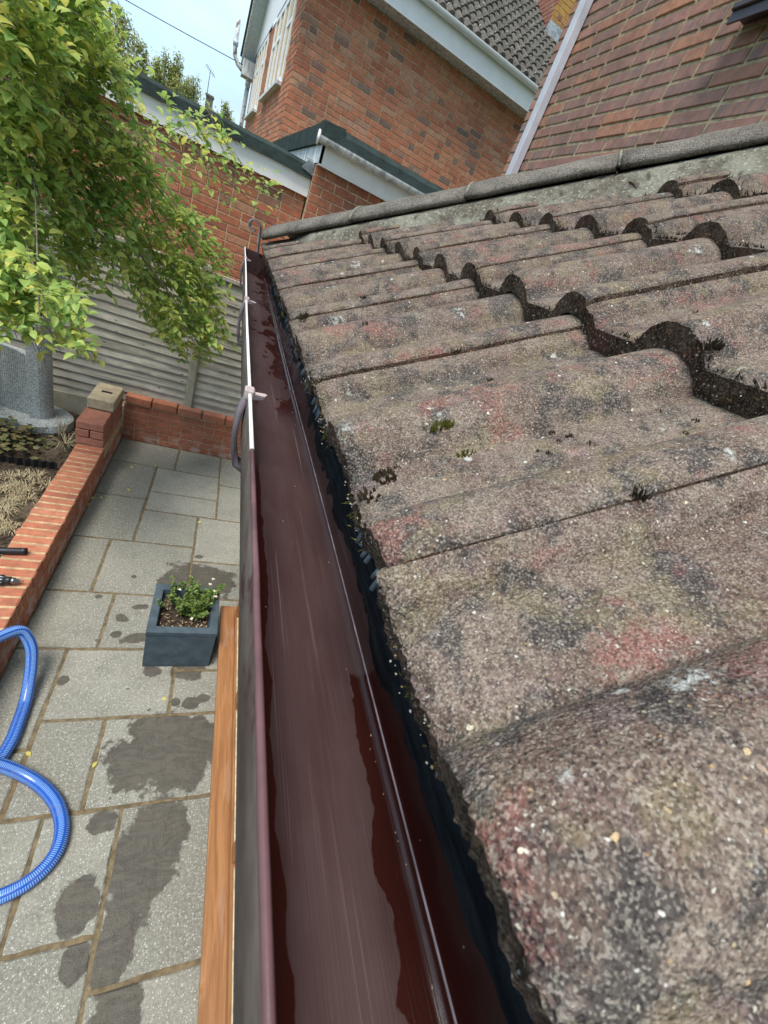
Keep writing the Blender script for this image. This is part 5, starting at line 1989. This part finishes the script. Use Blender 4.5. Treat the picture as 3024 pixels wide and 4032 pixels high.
# fallen yellow leaves on the paving
rl = random.Random(6)
LEAF_LAB = ['pale fallen leaf on the slab just inside the pier corner', 'largest pale fallen leaf at the slab junction near the back wall', 'small fallen leaf in the middle slab along the back wall', 'fallen leaf nearest the gutter on the slab by the back wall',
            'fallen leaf alone in the middle of the left slab below the pier', 'yellow fallen leaf on the slab close to the retaining wall, the biggest there', 'yellow fallen leaf tucked against the foot of the retaining wall, upper one', 'tiny fallen leaf against the foot of the retaining wall, lower one',
            'fallen leaf at the top corner of a slab beyond the planter', 'crumpled fallen leaf in the paving joint in front of the planter', 'yellow fallen leaf in the joint beside the blue hose', 'fallen leaf on the joint between hose loop and big damp patch']
for i, (x, y) in enumerate([(-.597, 4.106), (-.378, 4.201), (.037, 4.417), (.316, 4.531), (-.548, 3.70), (-.724, 3.519), (-.765, 3.486), (-.770, 3.389), (.112, 3.35), (.05, 1.548), (-.54, 1.307), (-.238, 1.2)]):
    b = MB()
    a = rl.uniform(0, 6.3)
    leaf_quad(b, Vector((0, 0, 0)), Vector((1, 0, 0.05)), Vector((0, 0, 1)), rl.uniform(.028, .042), rl.uniform(.018, .026), 0, rl.uniform(.01, .99), rl.uniform(.1, .4))
    o = b.build('fallen_leaf', m_leaf_fallen)
    o.location = (x, y, 0.004)
    o.rotation_euler = (0, 0, a)
    tag(o, LEAF_LAB[i], 'leaf', 'fallen yellow leaves on the paving')

# zigzag lawn edging
b = MB()
n = 34
vs, fs = [], []
for i in range(n + 1):
    x = -1.95 + 0.88 * i / n
    y = 3.60 + 0.10 * (x + 1.4) + (0.010 if i % 2 else -0.010)
    vs += [(x, y, 0.11), (x, y, 0.205), (x, y + 0.004, 0.205), (x, y + 0.004, 0.11)]
for i in range(n):
    for k in range(4):
        fs.append((i * 4 + k, i * 4 + (k + 1) % 4, i * 4 + 4 + (k + 1) % 4, i * 4 + 4 + k))
b.add(vs, fs)
tag(b.build('lawn_edging', m_black, None, True), 'black zigzag plastic lawn edging between the dry turf and the planting', 'edging')

# dry turf and straw tufts
def blades(b, cx, cy, z, n, R, h, rg, flop=1.0):
    for i in range(n):
        a = rg.uniform(0, 2 * PI)
        d = R * 0.35 * rg.random()
        p = Vector((cx + math.cos(a) * d, cy + math.sin(a) * d, z))
        out = Vector((math.cos(a + rg.uniform(-.5, .5)), math.sin(a + rg.uniform(-.5, .5)), 0))
        hh = h * rg.uniform(0.4, 1.1)
        RR = R * rg.uniform(0.5, 1.1) * flop
        m1 = p + out * RR * 0.45 + Vector((0, 0, hh))
        m2 = p + out * RR + Vector((0, 0, hh * rg.uniform(0.1, 0.6)))
        w = out.cross(Vector((0, 0, 1))) * rg.uniform(.0012, .0028)
        b.add([p - w, p + w, m1 + w, m1 - w, m2], [(0, 1, 2, 3), (3, 2, 4)], 0, rg.uniform(.01, .99))
rg = random.Random(19)
b = MB()
for i in range(170):
    x, y = rg.uniform(-2.0, -1.06), rg.uniform(2.3, 3.5)
    if mnoise.noise(Vector((x * 3, y * 3, 1))) < -0.15:
        continue
    blades(b, x, y, 0.14, 34, 0.085, 0.045, rg)
tag(b.build('dry_turf', m_straw), 'straw coloured dry turf heaped on the flower bed', 'dry grass', kind='stuff')
b = MB()
blades(b, -1.13, 4.06, 0.15, 60, 0.17, 0.06, rg)
tag(b.build('grass_tuft', m_straw), 'star-shaped tuft of dry straw grass beside the stepped brick pier', 'grass tuft')
b = MB()
blades(b, -1.21, 4.19, 0.15, 14, 0.10, 0.2, rg)
tag(b.build('grass_tuft', m_straw), 'a few thin dry stalks in front of the granite base', 'grass tuft')

# heuchera-like plant with dusky leaves
hp = thing('bedding_plant', (-1.5, 3.9, 0.15), 'dusky green and maroon bedding plant low in front of the granite base', 'plant')
b = MB()
bs = MB()
for i in range(300):
    x, y = rg.gauss(-1.58, 0.17), rg.gauss(3.93, 0.12)
    if x > -1.22:
        continue
    p = Vector((x, y, 0.16 + rg.uniform(0.0, 0.13) * max(0.2, 1 - ((x + 1.55) / .35) ** 2)))
    r = rg.uniform(.018, .034)
    M_ = Matrix.Translation(p) @ Matrix.Rotation(rg.uniform(0, 6.3), 4, 'Z') @ Matrix.Rotation(rg.uniform(-.5, .5), 4, 'X')
    k = 10
    ring = [(math.cos(2 * PI * j / k) * r * (1.0 if j % 2 else 0.72), math.sin(2 * PI * j / k) * r * (1.0 if j % 2 else 0.72), 0.12 * r) for j in range(k)]
    b.add([(0, 0, 0)] + ring, [(0, 1 + j, 1 + (j + 1) % k) for j in range(k)], 0, rg.uniform(.01, .99), True, M_)
    if i % 5 == 0:
        bs.tube([(x, y, 0.14), p], 0.0018, 4, caps=False)
tag(b.build('foliage', m_leaf_heuch, hp), kind='stuff')
bs.build('stem', m_twig, hp)
b = MB()
for i in range(60):
    x, y = rg.uniform(-2.6, -1.72), rg.uniform(3.8, 4.5)
    for k in range(8):
        a = rg.uniform(0, 6.3)
        leaf_quad(b, Vector((x, y, 0.16 + rg.uniform(0, .75))), Vector((math.cos(a), math.sin(a), rg.uniform(-.6, .3))), Vector((0, 0, 1)), rg.uniform(.05, .09), rg.uniform(.03, .05), 0, rg.uniform(.01, .6))
tag(b.build('ground_cover', m_leaf_box), 'dark leafy ground cover behind the granite monument', 'ground cover', kind='stuff')

# ================================================================== THE BIG SHRUB
sh = thing('garden_shrub', (-1.9, 4.0, 0.15), 'large arching shrub with green and yellow leaves overhanging the fence and wall on the left', 'shrub')
CL = {"m":[[-0.44,4.25,1.83],[-0.88,3.84,2.83],[-1.13,3.03,2.44],[-0.89,3.37,3.08],[-0.25,4.16,1.81],[-0.96,3.58,2.39],[-0.78,3.6,2.86],[-0.6,3.95,1.64],[-0.88,3.83,2.55],[-0.95,2.91,2.59],[-1.19,3.35,1.9],[-0.85,3.42,1.82],[-1.07,3.37,2.61],[-0.89,3.85,2.91],[-1.18,3.07,1.65],[-0.76,3.5,2.9],[-0.55,4.01,2.17],[-1.05,3.19,2.08],[-1.06,2.86,2.0],[-0.68,3.61,2.73],[-0.96,3.55,1.76],[-0.92,3.38,1.98],[-0.53,3.78,1.76],[-0.91,3.44,2.29],[-1.01,3.45,2.52],[-1.25,3.18,2.35],[-0.93,3.52,3.06],[-0.31,3.91,1.87],[-1.14,3.24,2.24],[-1.05,3.35,2.34],[-0.79,3.15,3.05],[-1.23,3.21,2.68],[-0.89,3.61,2.08],[-0.71,3.7,1.98],[-0.82,3.61,2.05],[-1.1,2.98,2.75],[-0.99,3.09,2.76],[-1.11,3.01,2.67],[-1.02,3.61,2.59],[-0.89,3.41,2.06],[-0.41,4.03,1.48],[-0.55,3.7,2.49],[-0.97,3.32,2.37],[-1.11,3.06,2.88],[-0.84,3.81,2.49],[-0.74,3.52,2.48],[-1.02,3.23,2.24],[-0.12,4.09,2.15],[-0.93,3.68,2.82],[-0.97,2.67,2.87],[-1.01,2.78,2.7],[-0.64,3.82,2.52],[-0.79,3.68,2.55],[-1.07,3.49,2.35],[-1.05,3.1,1.91],[-1.03,3.32,2.8],[-0.88,3.08,2.94],[-0.95,2.9,2.97],[-0.75,4.03,2.48],[-1.11,2.98,1.85],[-0.91,3.52,2.62],[-0.89,3.23,3.02],[-0.91,3.0,2.75],[-1.18,3.13,2.19],[-0.78,3.1,3.08],[-1.02,2.91,2.49],[-0.88,3.68,2.86],[-0.22,4.16,1.48],[-0.98,3.72,1.86],[-1.03,3.57,2.48],[-0.83,3.61,2.33],[-0.7,3.63,2.36],[-1.04,2.87,1.85],[-0.84,3.49,2.47],[-0.88,3.83,2.89],[-0.88,3.23,3.06],[-1.08,2.99,2.75],[-1.08,3.09,1.7],[-0.96,2.94,1.79],[-1.12,2.99,2.84],[-0.94,3.02,2.22],[-0.98,3.55,2.23],[-0.74,3.52,2.85],[-0.48,4.32,2.21],[-0.86,3.68,2.11],[-1.0,3.25,2.65],[-0.25,3.87,1.98],[-0.95,3.28,2.22],[-0.62,3.82,2.49],[-0.85,3.86,1.91],[-1.09,3.01,2.69],[-0.97,3.29,2.73],[-1.11,3.04,2.55],[-0.37,3.78,1.49],[-1.17,3.17,2.49],[-0.82,3.65,2.66],[-0.54,3.93,2.01],[-1.11,3.34,2.01],[-1.1,3.3,2.43],[-0.71,3.43,1.91],[-0.85,4.01,2.41],[-0.98,3.06,2.09],[-1.01,3.1,2.85],[-1.02,3.65,2.66],[-0.93,3.75,2.97],[-0.54,3.73,1.83],[-0.9,3.47,2.87],[-0.52,3.93,1.76],[-0.94,2.98,2.81],[-0.16,4.02,1.84],[-0.86,3.49,3.04],[-1.13,2.89,2.0],[-0.81,3.9,2.3],[-1.26,3.3,2.65],[-0.86,3.04,2.77],[-0.8,4.11,2.38],[-1.14,2.99,2.67],[-0.65,3.92,1.75],[-0.8,3.68,2.19],[-1.14,3.12,2.3],[-0.99,2.69,2.78],[-0.91,3.2,1.83],[-0.85,3.23,2.56],[-1.05,3.31,2.46],[-0.66,4.01,2.36],[-1.02,3.17,1.96],[-0.92,3.71,2.97],[-1.02,3.66,2.72],[-1.01,3.06,2.5],[-0.8,3.56,2.22],[-0.87,3.28,2.06],[-0.84,3.44,2.51],[-0.9,3.61,2.79],[-0.95,3.45,2.99],[-0.9,3.88,2.04],[-1.23,3.15,2.25],[-0.91,3.21,2.93],[-1.03,3.69,2.0],[-0.37,3.74,2.04],[-1.19,3.08,2.48],[-0.16,3.88,1.42],[-1.03,3.6,2.37],[-1.13,2.91,1.84],[-0.19,3.87,1.95],[-1.17,3.29,2.67],[-0.99,3.51,3.07],[-1.08,3.18,2.97],[-0.7,3.56,2.27],[-1.06,2.92,1.74],[-0.83,3.55,2.24],[-1.02,3.27,2.41],[-0.75,3.66,1.92],[-0.92,3.5,3.13],[-1.31,3.43,2.28],[-0.72,4.06,2.53],[-1.2,3.3,2.23],[-1.04,2.91,2.85],[-0.9,3.18,2.85],[-0.32,4.32,1.76],[-1.09,2.98,1.9],[-1.24,3.33,2.55],[-1.17,3.26,2.06],[-0.97,3.3,2.24],[-0.99,3.07,2.49],[-0.86,3.69,1.95],[-0.93,3.54,1.9],[-1.09,3.19,2.52],[-0.81,3.67,2.82],[-0.76,3.58,2.26],[-1.05,3.66,2.14],[-0.85,3.45,3.0],[-1.03,3.37,3.01],[-1.13,3.12,2.84],[-0.6,4.12,2.37],[-0.92,3.25,2.24],[-0.93,2.72,2.88],[-1.17,2.94,1.84],[-1.19,3.31,1.68],[-1.1,2.76,1.75],[-0.78,3.25,2.87],[-0.96,3.05,1.88],[-0.74,3.65,2.44],[-0.61,3.98,2.29],[-0.73,3.42,2.9],[-1.16,3.33,2.13],[-1.1,2.96,2.88],[-1.0,3.49,2.2],[-0.92,3.72,2.75],[-0.85,3.56,2.47],[-1.18,3.22,2.82],[-1.22,2.98,1.75],[-0.92,3.44,3.01],[-0.87,3.82,2.68],[-0.87,3.4,1.97],[-0.16,4.3,2.01],[-0.32,3.65,1.61],[-0.94,3.47,2.65],[-0.55,3.89,1.97],[-1.01,2.79,1.83],[-0.5,4.07,2.33],[-0.43,4.16,1.45],[-0.94,3.62,2.66],[-0.66,3.81,2.49],[-0.44,4.16,2.35],[-1.16,3.21,1.76],[-0.76,3.91,2.85],[-0.81,3.93,2.51],[-1.18,3.32,2.33],[-0.23,3.98,1.68],[-0.94,3.55,2.88],[-0.75,3.79,2.61],[-1.14,3.01,2.11],[-1.08,2.89,2.84],[-0.98,3.66,2.92],[-1.1,3.44,2.22],[-1.19,3.13,2.21],[-1.04,3.59,2.82],[-0.64,3.9,2.0],[-1.05,3.31,2.03],[-0.96,3.63,2.43],[-1.08,3.17,2.36],[-0.75,3.42,2.62],[-0.29,4.13,2.33],[-1.08,2.95,2.13],[-0.78,4.11,2.57],[-0.1,4.17,1.61],[-0.95,3.13,2.46],[-0.8,3.3,1.87],[-0.71,3.43,2.19],[-0.26,4.25,1.8],[-0.18,4.17,1.49],[-0.22,3.99,1.94],[-0.79,3.25,3.03],[-1.05,3.07,2.22],[-1.08,3.2,1.79],[-0.73,3.53,2.34],[-0.64,3.39,1.87],[-0.99,3.24,2.41],[-0.76,3.99,1.86],[-0.55,3.67,2.16],[-1.07,3.3,2.57],[-0.59,4.27,2.39],[-1.01,3.44,2.96],[-1.12,3.33,2.23],[-0.98,3.13,2.83],[-0.82,3.88,2.31],[-1.27,3.36,2.19],[-0.94,3.2,2.82],[-1.03,3.34,2.52],[-1.09,3.1,1.79],[-0.88,2.99,2.75],[-0.28,4.36,2.13],[-0.35,4.26,1.94],[-0.87,3.77,2.99],[-0.6,3.75,2.44],[-1.03,2.82,2.73],[-0.33,4.13,2.23],[-0.95,2.86,2.9],[-0.96,2.93,2.67],[-1.05,2.78,2.07],[-0.69,3.52,2.12],[-0.95,3.04,2.63],[-0.44,4.06,2.27],[-1.2,3.4,2.31],[-0.94,2.96,1.91],[-0.97,2.94,2.48],[-0.54,4.12,1.67],[-0.62,3.61,2.44],[-0.91,2.97,2.88],[-0.91,3.68,2.02],[-0.73,3.82,2.15],[-1.09,3.06,2.05],[-1.03,3.5,2.92],[-0.97,2.78,2.7],[-1.1,2.98,2.85],[-1.02,3.31,3.0],[-1.21,3.35,2.38],[-0.36,3.77,1.99],[-1.24,3.07,1.81],[-0.64,3.58,1.97],[-0.17,4.03,2.08],[-0.37,3.67,1.67],[-1.01,2.91,2.09],[-0.93,3.74,2.99],[-1.03,3.11,2.49],[-0.82,3.58,2.84],[-1.02,3.2,2.89],[-1.11,3.55,2.45],[-0.92,3.59,3.05],[-0.91,3.4,3.02],[-1.23,3.35,2.47],[-0.81,3.36,1.87],[-0.46,4.14,1.85],[-0.93,3.18,2.3],[-0.88,3.78,2.25],[-0.99,3.56,2.66],[-0.92,3.74,2.46],[-1.21,3.15,2.5],[-1.18,3.18,2.92],[-0.78,3.37,2.91],[-1.07,3.23,2.42],[-0.21,3.88,1.53],[-1.15,3.01,2.6],[-1.07,3.47,2.48],[-0.98,3.64,2.06],[-1.03,3.03,2.72],[-0.9,2.73,2.92],[-1.07,2.91,2.43],[-0.87,3.72,2.61],[-0.93,3.54,1.9],[-0.97,3.43,3.0],[-0.59,3.71,1.87],[-0.37,3.95,1.51],[-0.95,3.27,2.18],[-0.91,3.69,2.71],[-0.42,3.75,2.05],[-1.09,2.93,1.73],[-1.01,3.68,2.6],[-0.92,3.67,2.58],[-1.09,3.09,1.85],[-0.91,3.57,2.33],[-1.01,2.92,2.04],[-0.66,3.52,2.24],[-1.02,3.67,2.07],[-0.16,3.87,1.66],[-0.91,3.6,2.15],[-0.88,3.36,2.25],[-1.31,3.41,2.18],[-0.71,3.89,2.38],[-1.09,2.85,1.74],[-0.16,4.09,2.12],[-0.16,4.29,1.62],[-0.06,3.72,1.56],[-0.36,3.74,1.9],[-0.01,3.9,1.68],[-0.26,4.18,2.06],[-0.48,4.34,1.42],[0.01,4.29,1.48],[-0.23,4.3,1.78],[-0.6,4.09,1.87],[-0.31,3.83,1.59],[-0.67,4.33,2.06],[-0.57,3.94,2.03],[-0.22,3.75,1.65],[-0.04,3.91,1.69],[-0.53,4.09,1.67],[-0.53,4.2,2.08],[-0.19,3.84,1.62],[-0.25,3.71,2.31],[-0.51,4.05,1.48],[-0.27,4.11,1.76],[-0.39,3.71,1.66],[-0.43,3.78,2.24],[-0.09,4.21,1.79],[-0.29,4.22,1.75],[-0.28,4.06,1.85],[-0.33,4.13,1.99],[-0.38,4.01,1.67],[-0.16,3.73,1.77],[-0.12,3.92,1.52],[-0.16,4.02,1.53],[-0.57,4.25,1.47],[-0.5,4.2,2.04],[-0.37,3.83,2.3],[-0.51,4.06,1.69],[-0.35,3.96,2.01],[-0.34,4.07,1.76],[-0.15,4.19,1.31],[-0.28,3.78,1.41],[-0.07,4.01,1.94],[-0.13,4.23,1.77],[-0.43,4.12,1.74],[-0.45,3.8,1.58],[-0.6,4.23,1.95],[-0.39,3.83,2.28],[-0.35,3.9,2.27],[-1.01,2.66,1.72],[-1.07,2.96,1.72],[-0.98,2.77,1.88],[-0.96,2.65,1.77],[-0.98,2.76,1.72],[-0.87,2.95,1.82],[-1.05,2.88,1.75],[-1.02,2.95,1.57],[-1.05,2.86,1.78],[-0.93,2.96,1.88],[-0.97,2.71,1.89],[-0.83,2.65,1.92],[-0.92,2.73,1.66],[-1.03,2.98,1.75],[-0.92,2.99,1.76],[-1.06,2.83,1.75],[-0.88,2.77,1.74],[-0.88,2.94,1.6],[-0.96,2.71,1.69],[-1.11,2.92,1.83],[-0.85,2.89,1.86],[-1.0,2.67,1.69],[-1.04,2.99,1.61],[-0.91,2.76,1.73],[-1.01,2.63,1.69],[-0.83,2.62,1.9]],"l":[[-0.62,2.33,1.91],[-0.82,2.65,1.72],[-0.92,2.81,1.83],[-0.7,2.9,1.5],[-0.8,2.41,1.95],[-0.58,2.31,1.74],[-0.8,2.81,1.81],[-0.72,2.45,1.86],[-0.62,2.46,1.79],[-0.74,2.62,1.85],[-0.72,2.69,1.59],[-0.73,2.76,1.76],[-0.74,2.53,1.82],[-0.69,2.51,1.79],[-0.94,2.85,1.79],[-0.68,2.56,1.76]],"s":[[-0.46,4.14,2.76],[0.02,3.91,2.73],[0.17,4.09,2.69],[-0.3,3.77,2.69],[-0.6,4.09,2.66],[-0.31,4.09,2.87],[-0.29,3.93,2.69],[-0.12,3.93,2.73],[-0.25,3.95,2.89],[-0.25,4.19,2.84],[-0.53,4.07,2.55],[-0.49,3.77,2.76],[-0.53,4.04,2.74],[-0.14,4.13,2.58],[-0.3,3.83,2.81],[-0.53,4.18,2.62],[0.11,3.87,2.75],[-0.48,3.91,2.85],[-0.29,3.99,2.83],[-0.55,3.67,2.58],[-0.37,3.91,2.54],[0.05,3.84,2.59],[-0.1,4.18,2.63],[-0.21,3.85,2.85],[-0.15,3.93,2.82],[-0.38,3.91,2.86],[-0.52,3.61,2.71],[-0.43,3.73,2.86],[-0.57,4.17,2.77],[-0.34,3.67,2.57],[-0.2,3.85,2.86],[-0.61,3.92,2.67],[-0.25,3.63,2.63],[-0.16,4.19,2.74]]}
rg = random.Random(77)
root = Vector((-1.95, 4.1, 0.15))
hub = Vector((-1.55, 3.75, 2.35))
tb = MB()
limbs = []
for i in range(9):
    a = rg.uniform(0, 6.3)
    e = hub + Vector((rg.uniform(-.6, .35), rg.uniform(-.6, .4), rg.uniform(-.5, .7)))
    s = root + Vector((math.cos(a) * .08, math.sin(a) * .08, 0))
    m = s.lerp(e, .5) + Vector((rg.uniform(-.15, .15), rg.uniform(-.15, .15), .15))
    tb.tube(smooth([s, m, e], 6), .02, 7, rads=[.026 - .0012 * k for k in range(13)])
    limbs.append(e)
tb.build('trunk', m_twig, sh)
leafm = []
for k in range(6):
    q = MB()
    leaf_quad(q, Vector((0, 0, 0)), Vector((1, 0, 0)), Vector((0, 0, 1)), 1.0, rg.uniform(.48, .6), 0, 0, rg.uniform(.12, .4))
    leafm.append(q.mesh('leaf', m_leaf))
fol = MB()
tw = MB()
big = []
def spray(c, tagc):
    c = Vector(c)
    core = limbs[rg.randrange(len(limbs))]
    away = (c - core).normalized()
    d = (away * 0.9 + Vector((rg.uniform(-.5, .7), rg.uniform(-.5, .5), rg.uniform(-.8, 0.5)))).normalized()
    L = rg.uniform(.18, .32) if tagc != 'l' else rg.uniform(.10, .16)
    a = c - d * L * 0.5
    bpt = c + d * L * 0.5 + Vector((0, 0, -rg.uniform(.0, .05)))
    pts = smooth([a, c + Vector((rg.uniform(-.02, .02), rg.uniform(-.02, .02), .015)), bpt], 5)
    tw.tube(pts, .0018, 4, caps=False)
    nl = rg.randint(26, 36) if tagc == 'm' else (16 if tagc == 'l' else 11)
    yel = rg.random()
    for k in range(nl):
        t = (k + rg.random()) / nl
        p = pts[min(int(t * (len(pts) - 1)), len(pts) - 1)]
        sd_ = d.cross(Vector((0, 0, 1))).normalized() * (1 if k % 2 else -1)
        ld = (d * rg.uniform(.2, .9) + sd_ * rg.uniform(.4, 1.1) + Vector((rg.uniform(-.3, .3), rg.uniform(-.5, .3), rg.uniform(-.45, .9)))).normalized()
        up = Vector((rg.uniform(-.5, .5), rg.uniform(-.8, .2), 1)).normalized()
        LL = rg.uniform(.036, .076)
        r = min(.985, max(.01, rg.gauss(.30 + .42 * (yel > .72) + (.25 if tagc == 's' else 0) + (.12 if tagc == 'l' else 0), .22)))
        p = p + Vector((rg.uniform(-.045, .045), rg.uniform(-.045, .045), rg.uniform(-.045, .045)))
        big.append((p, ld, up, LL, r))
for tg in 'mls':
    for c in CL[tg]:
        spray(c, tg)
# crown behind and above the visible face, so that the shrub is whole from other sides
for i in range(70):
    c = hub + Vector((rg.uniform(-1.9, .3), rg.uniform(-.7, .9), rg.uniform(-.5, 1.3)))
    spray(c, 'm')
# long bare arching twigs
for i in range(70):
    e = Vector(rg.choice(CL['m']))
    s = limbs[rg.randrange(9)]
    m = s.lerp(e, .55) + Vector((rg.uniform(-.1, .1), rg.uniform(-.1, .1), .2))
    tw.tube(smooth([s, m, e, e + (e - m) * .25 + Vector((0, 0, -.05))], 5), .004, 5, caps=False, rads=[.0055 - .00025 * k for k in range(16)])
# the long branch reaching across the garage fascia
tw.tube(smooth([(-1.15, 3.75, 2.75), (-.72, 3.9, 2.70), (-.30, 4.0, 2.66), (.02, 3.98, 2.60), (.20, 3.95, 2.48)], 6), .005, 6, caps=False, rads=[.008 - .00026 * k for k in range(25)])
tw.build('twigs', m_twig, sh)
tag(bpy.data.objects[tw and 'twigs'], kind='stuff')
big.sort(key=lambda t: (t[0] - Vector((0, 0, CAMZ))).length / (1 if (px(t[0]) and 0 < px(t[0])[0] < 3024) else .01))
for i, (p, ld, up, LL, r) in enumerate(big):
    if i < 300:
        s_ = ld.cross(up)
        s_.normalize()
        n_ = s_.cross(ld)
        mw = Matrix.Translation(p) @ Matrix((ld, -s_, n_)).transposed().to_4x4() @ Matrix.Scale(LL, 4)
        link('leaf', rg.choice(leafm), sh, mw)
    else:
        leaf_quad(fol, p, ld, up, LL, LL * rg.uniform(.45, .6), 0, r, rg.uniform(.1, .4))
tag(fol.build('foliage', m_leaf, sh), kind='stuff')

# ================================================================== DISTANT TREES, AERIAL, CABLE
def far_tree(name, x, y, h, w, label, cat, mat, n, seed, lean=0.0, group=None, z0=0.0, ls=.07):
    t = thing(name, (x, y, 0), label, cat, group)
    rr = random.Random(seed)
    tb = MB()
    tb.tube([(x, y, 0), (x + lean * .3, y, h * .3), (x + lean * .5, y, h * .5)], .1, 7, rads=[.10, .07, .03])
    fl = MB()
    shoots = []
    for i in range(16):                                   # upright shoots with narrow tips
        a = rr.uniform(0, 6.3)
        rad = w * math.sqrt(rr.random())
        top = h * (1 - .22 * (rad / w) ** 1.5) * rr.uniform(.93, 1.0)
        sx, sy = x + lean + math.cos(a) * rad, y + math.sin(a) * rad * .7
        s = Vector((x + lean * .5 + math.cos(a) * rad * .4, y, h * .42))
        e = Vector((sx, sy, top))
        m = s.lerp(e, .5) + Vector((math.cos(a) * rad * .3, 0, 0))
        tb.tube([s, m, e], .012, 4, caps=False, rads=[.02, .012, .004])
        shoots.append((s, m, e))
    for k in range(n):
        s, m, e = rr.choice(shoots)
        tt = .35 + .65 * rr.random() ** .9
        p = (s.lerp(m, tt * 2) if tt < .5 else m.lerp(e, tt * 2 - 1))
        sp = .34 * (1.06 - tt) + .03
        p = p + Vector((rr.gauss(0, sp), rr.gauss(0, sp), rr.gauss(0, .07)))
        d = Vector((rr.uniform(-1, 1), rr.uniform(-1, 1), rr.uniform(-1, .4)))
        leaf_quad(fl, p, d, Vector((0, 0, 1)), rr.uniform(.6, 1.2) * ls, rr.uniform(.35, .7) * ls, 0, rr.uniform(.01, .99))
    tb.build('trunk', m_twig, t)
    tag(fl.build('crown', mat, t), kind='stuff')
for i, (x, y, h, w, lab) in enumerate([
        (-4.9, 20, 6.4, 1.5, 'tall birch-like tree behind the garage, hard against the big shrub'),
        (-3.5, 19.5, 5.55, .95, 'feathery birch-like tree second from the big shrub above the garage edge'),
        (-2.75, 20, 5.65, .80, 'pointed birch-like tree in the middle of the row above the garage edge'),
        (-2.15, 19.5, 5.35, .70, 'small birch-like tree just left of the aerial above the garage edge'),
        (-1.25, 20.5, 5.35, .65, 'low birch-like tree nearest the flaking white pipe above the garage edge'),
        (-0.70, 21, 4.95, .6, 'lowest birch-like tree right against the flaking white pipe')]):
    far_tree('birch_tree', x, y, h, w, lab, 'tree', m_leaf_far, 7000, 50 + i, group='birch-like trees behind the garage', ls=.085)
far_tree('purple_tree', -4.2, 11.0, 6.6, 1.5, 'dark purple-leaved tree above the big shrub at the top left', 'tree', m_leaf_purple, 5200, 71, ls=.09)
dh = thing('distant_house', (-1.6, 22, 0), 'distant house of which only the brick chimney with an aerial shows over the trees', 'house')
b = MB()
b.box((-4.5, 24.2, 0), (1.0, 30, 3.6))
b.build('wall', m_brick_old, dh)
b = MB()
b.add([(-4.7, 24, 3.55), (1.2, 24, 3.55), (1.2, 27.1, 4.75), (-4.7, 27.1, 4.75), (-4.7, 30.2, 3.55), (1.2, 30.2, 3.55)], [(0, 1, 2, 3), (3, 2, 5, 4)])
b.build('roof', m_tile_far, dh)
b = MB()
b.box((-1.99, 24.4, 3.4), (-1.74, 24.75, 5.31)).box((-2.02, 24.37, 5.31), (-1.71, 24.78, 5.38))
b.build('chimney', m_hip, dh)
b = MB()
A = Vector((-1.965, 24.4, 5.3))
b.tube([A, A + Vector((.02, 0, .78))], .013, 6)
c = A + Vector((.02, 0, .78))
b.tube([c + Vector((-.17, 0, .10)), c + Vector((.20, 0, -.13))], .009, 5)
for k in range(6):
    m = c + Vector((-.15 + .055 * k, 0, .09 - .034 * k))
    b.tube([m + Vector((.04, 0, .07)), m + Vector((-.04, 0, -.07))], .005, 4)
b.build('aerial', m_black, dh)
b = MB()
pts = []
for i in range(25):
    t = i / 24
    pts.append(Vector((-9.0 + (-.50 + 9.0) * t, 20.0 + (15.0 - 20) * t, 6.05 + (5.16 - 6.05) * t - 0.25 * math.sin(PI * t) * .5)))
b.tube(pts, .009, 5)
tag(b.build('overhead_cable', m_black), 'thin telephone cable crossing the sky to the white gable eave', 'cable')
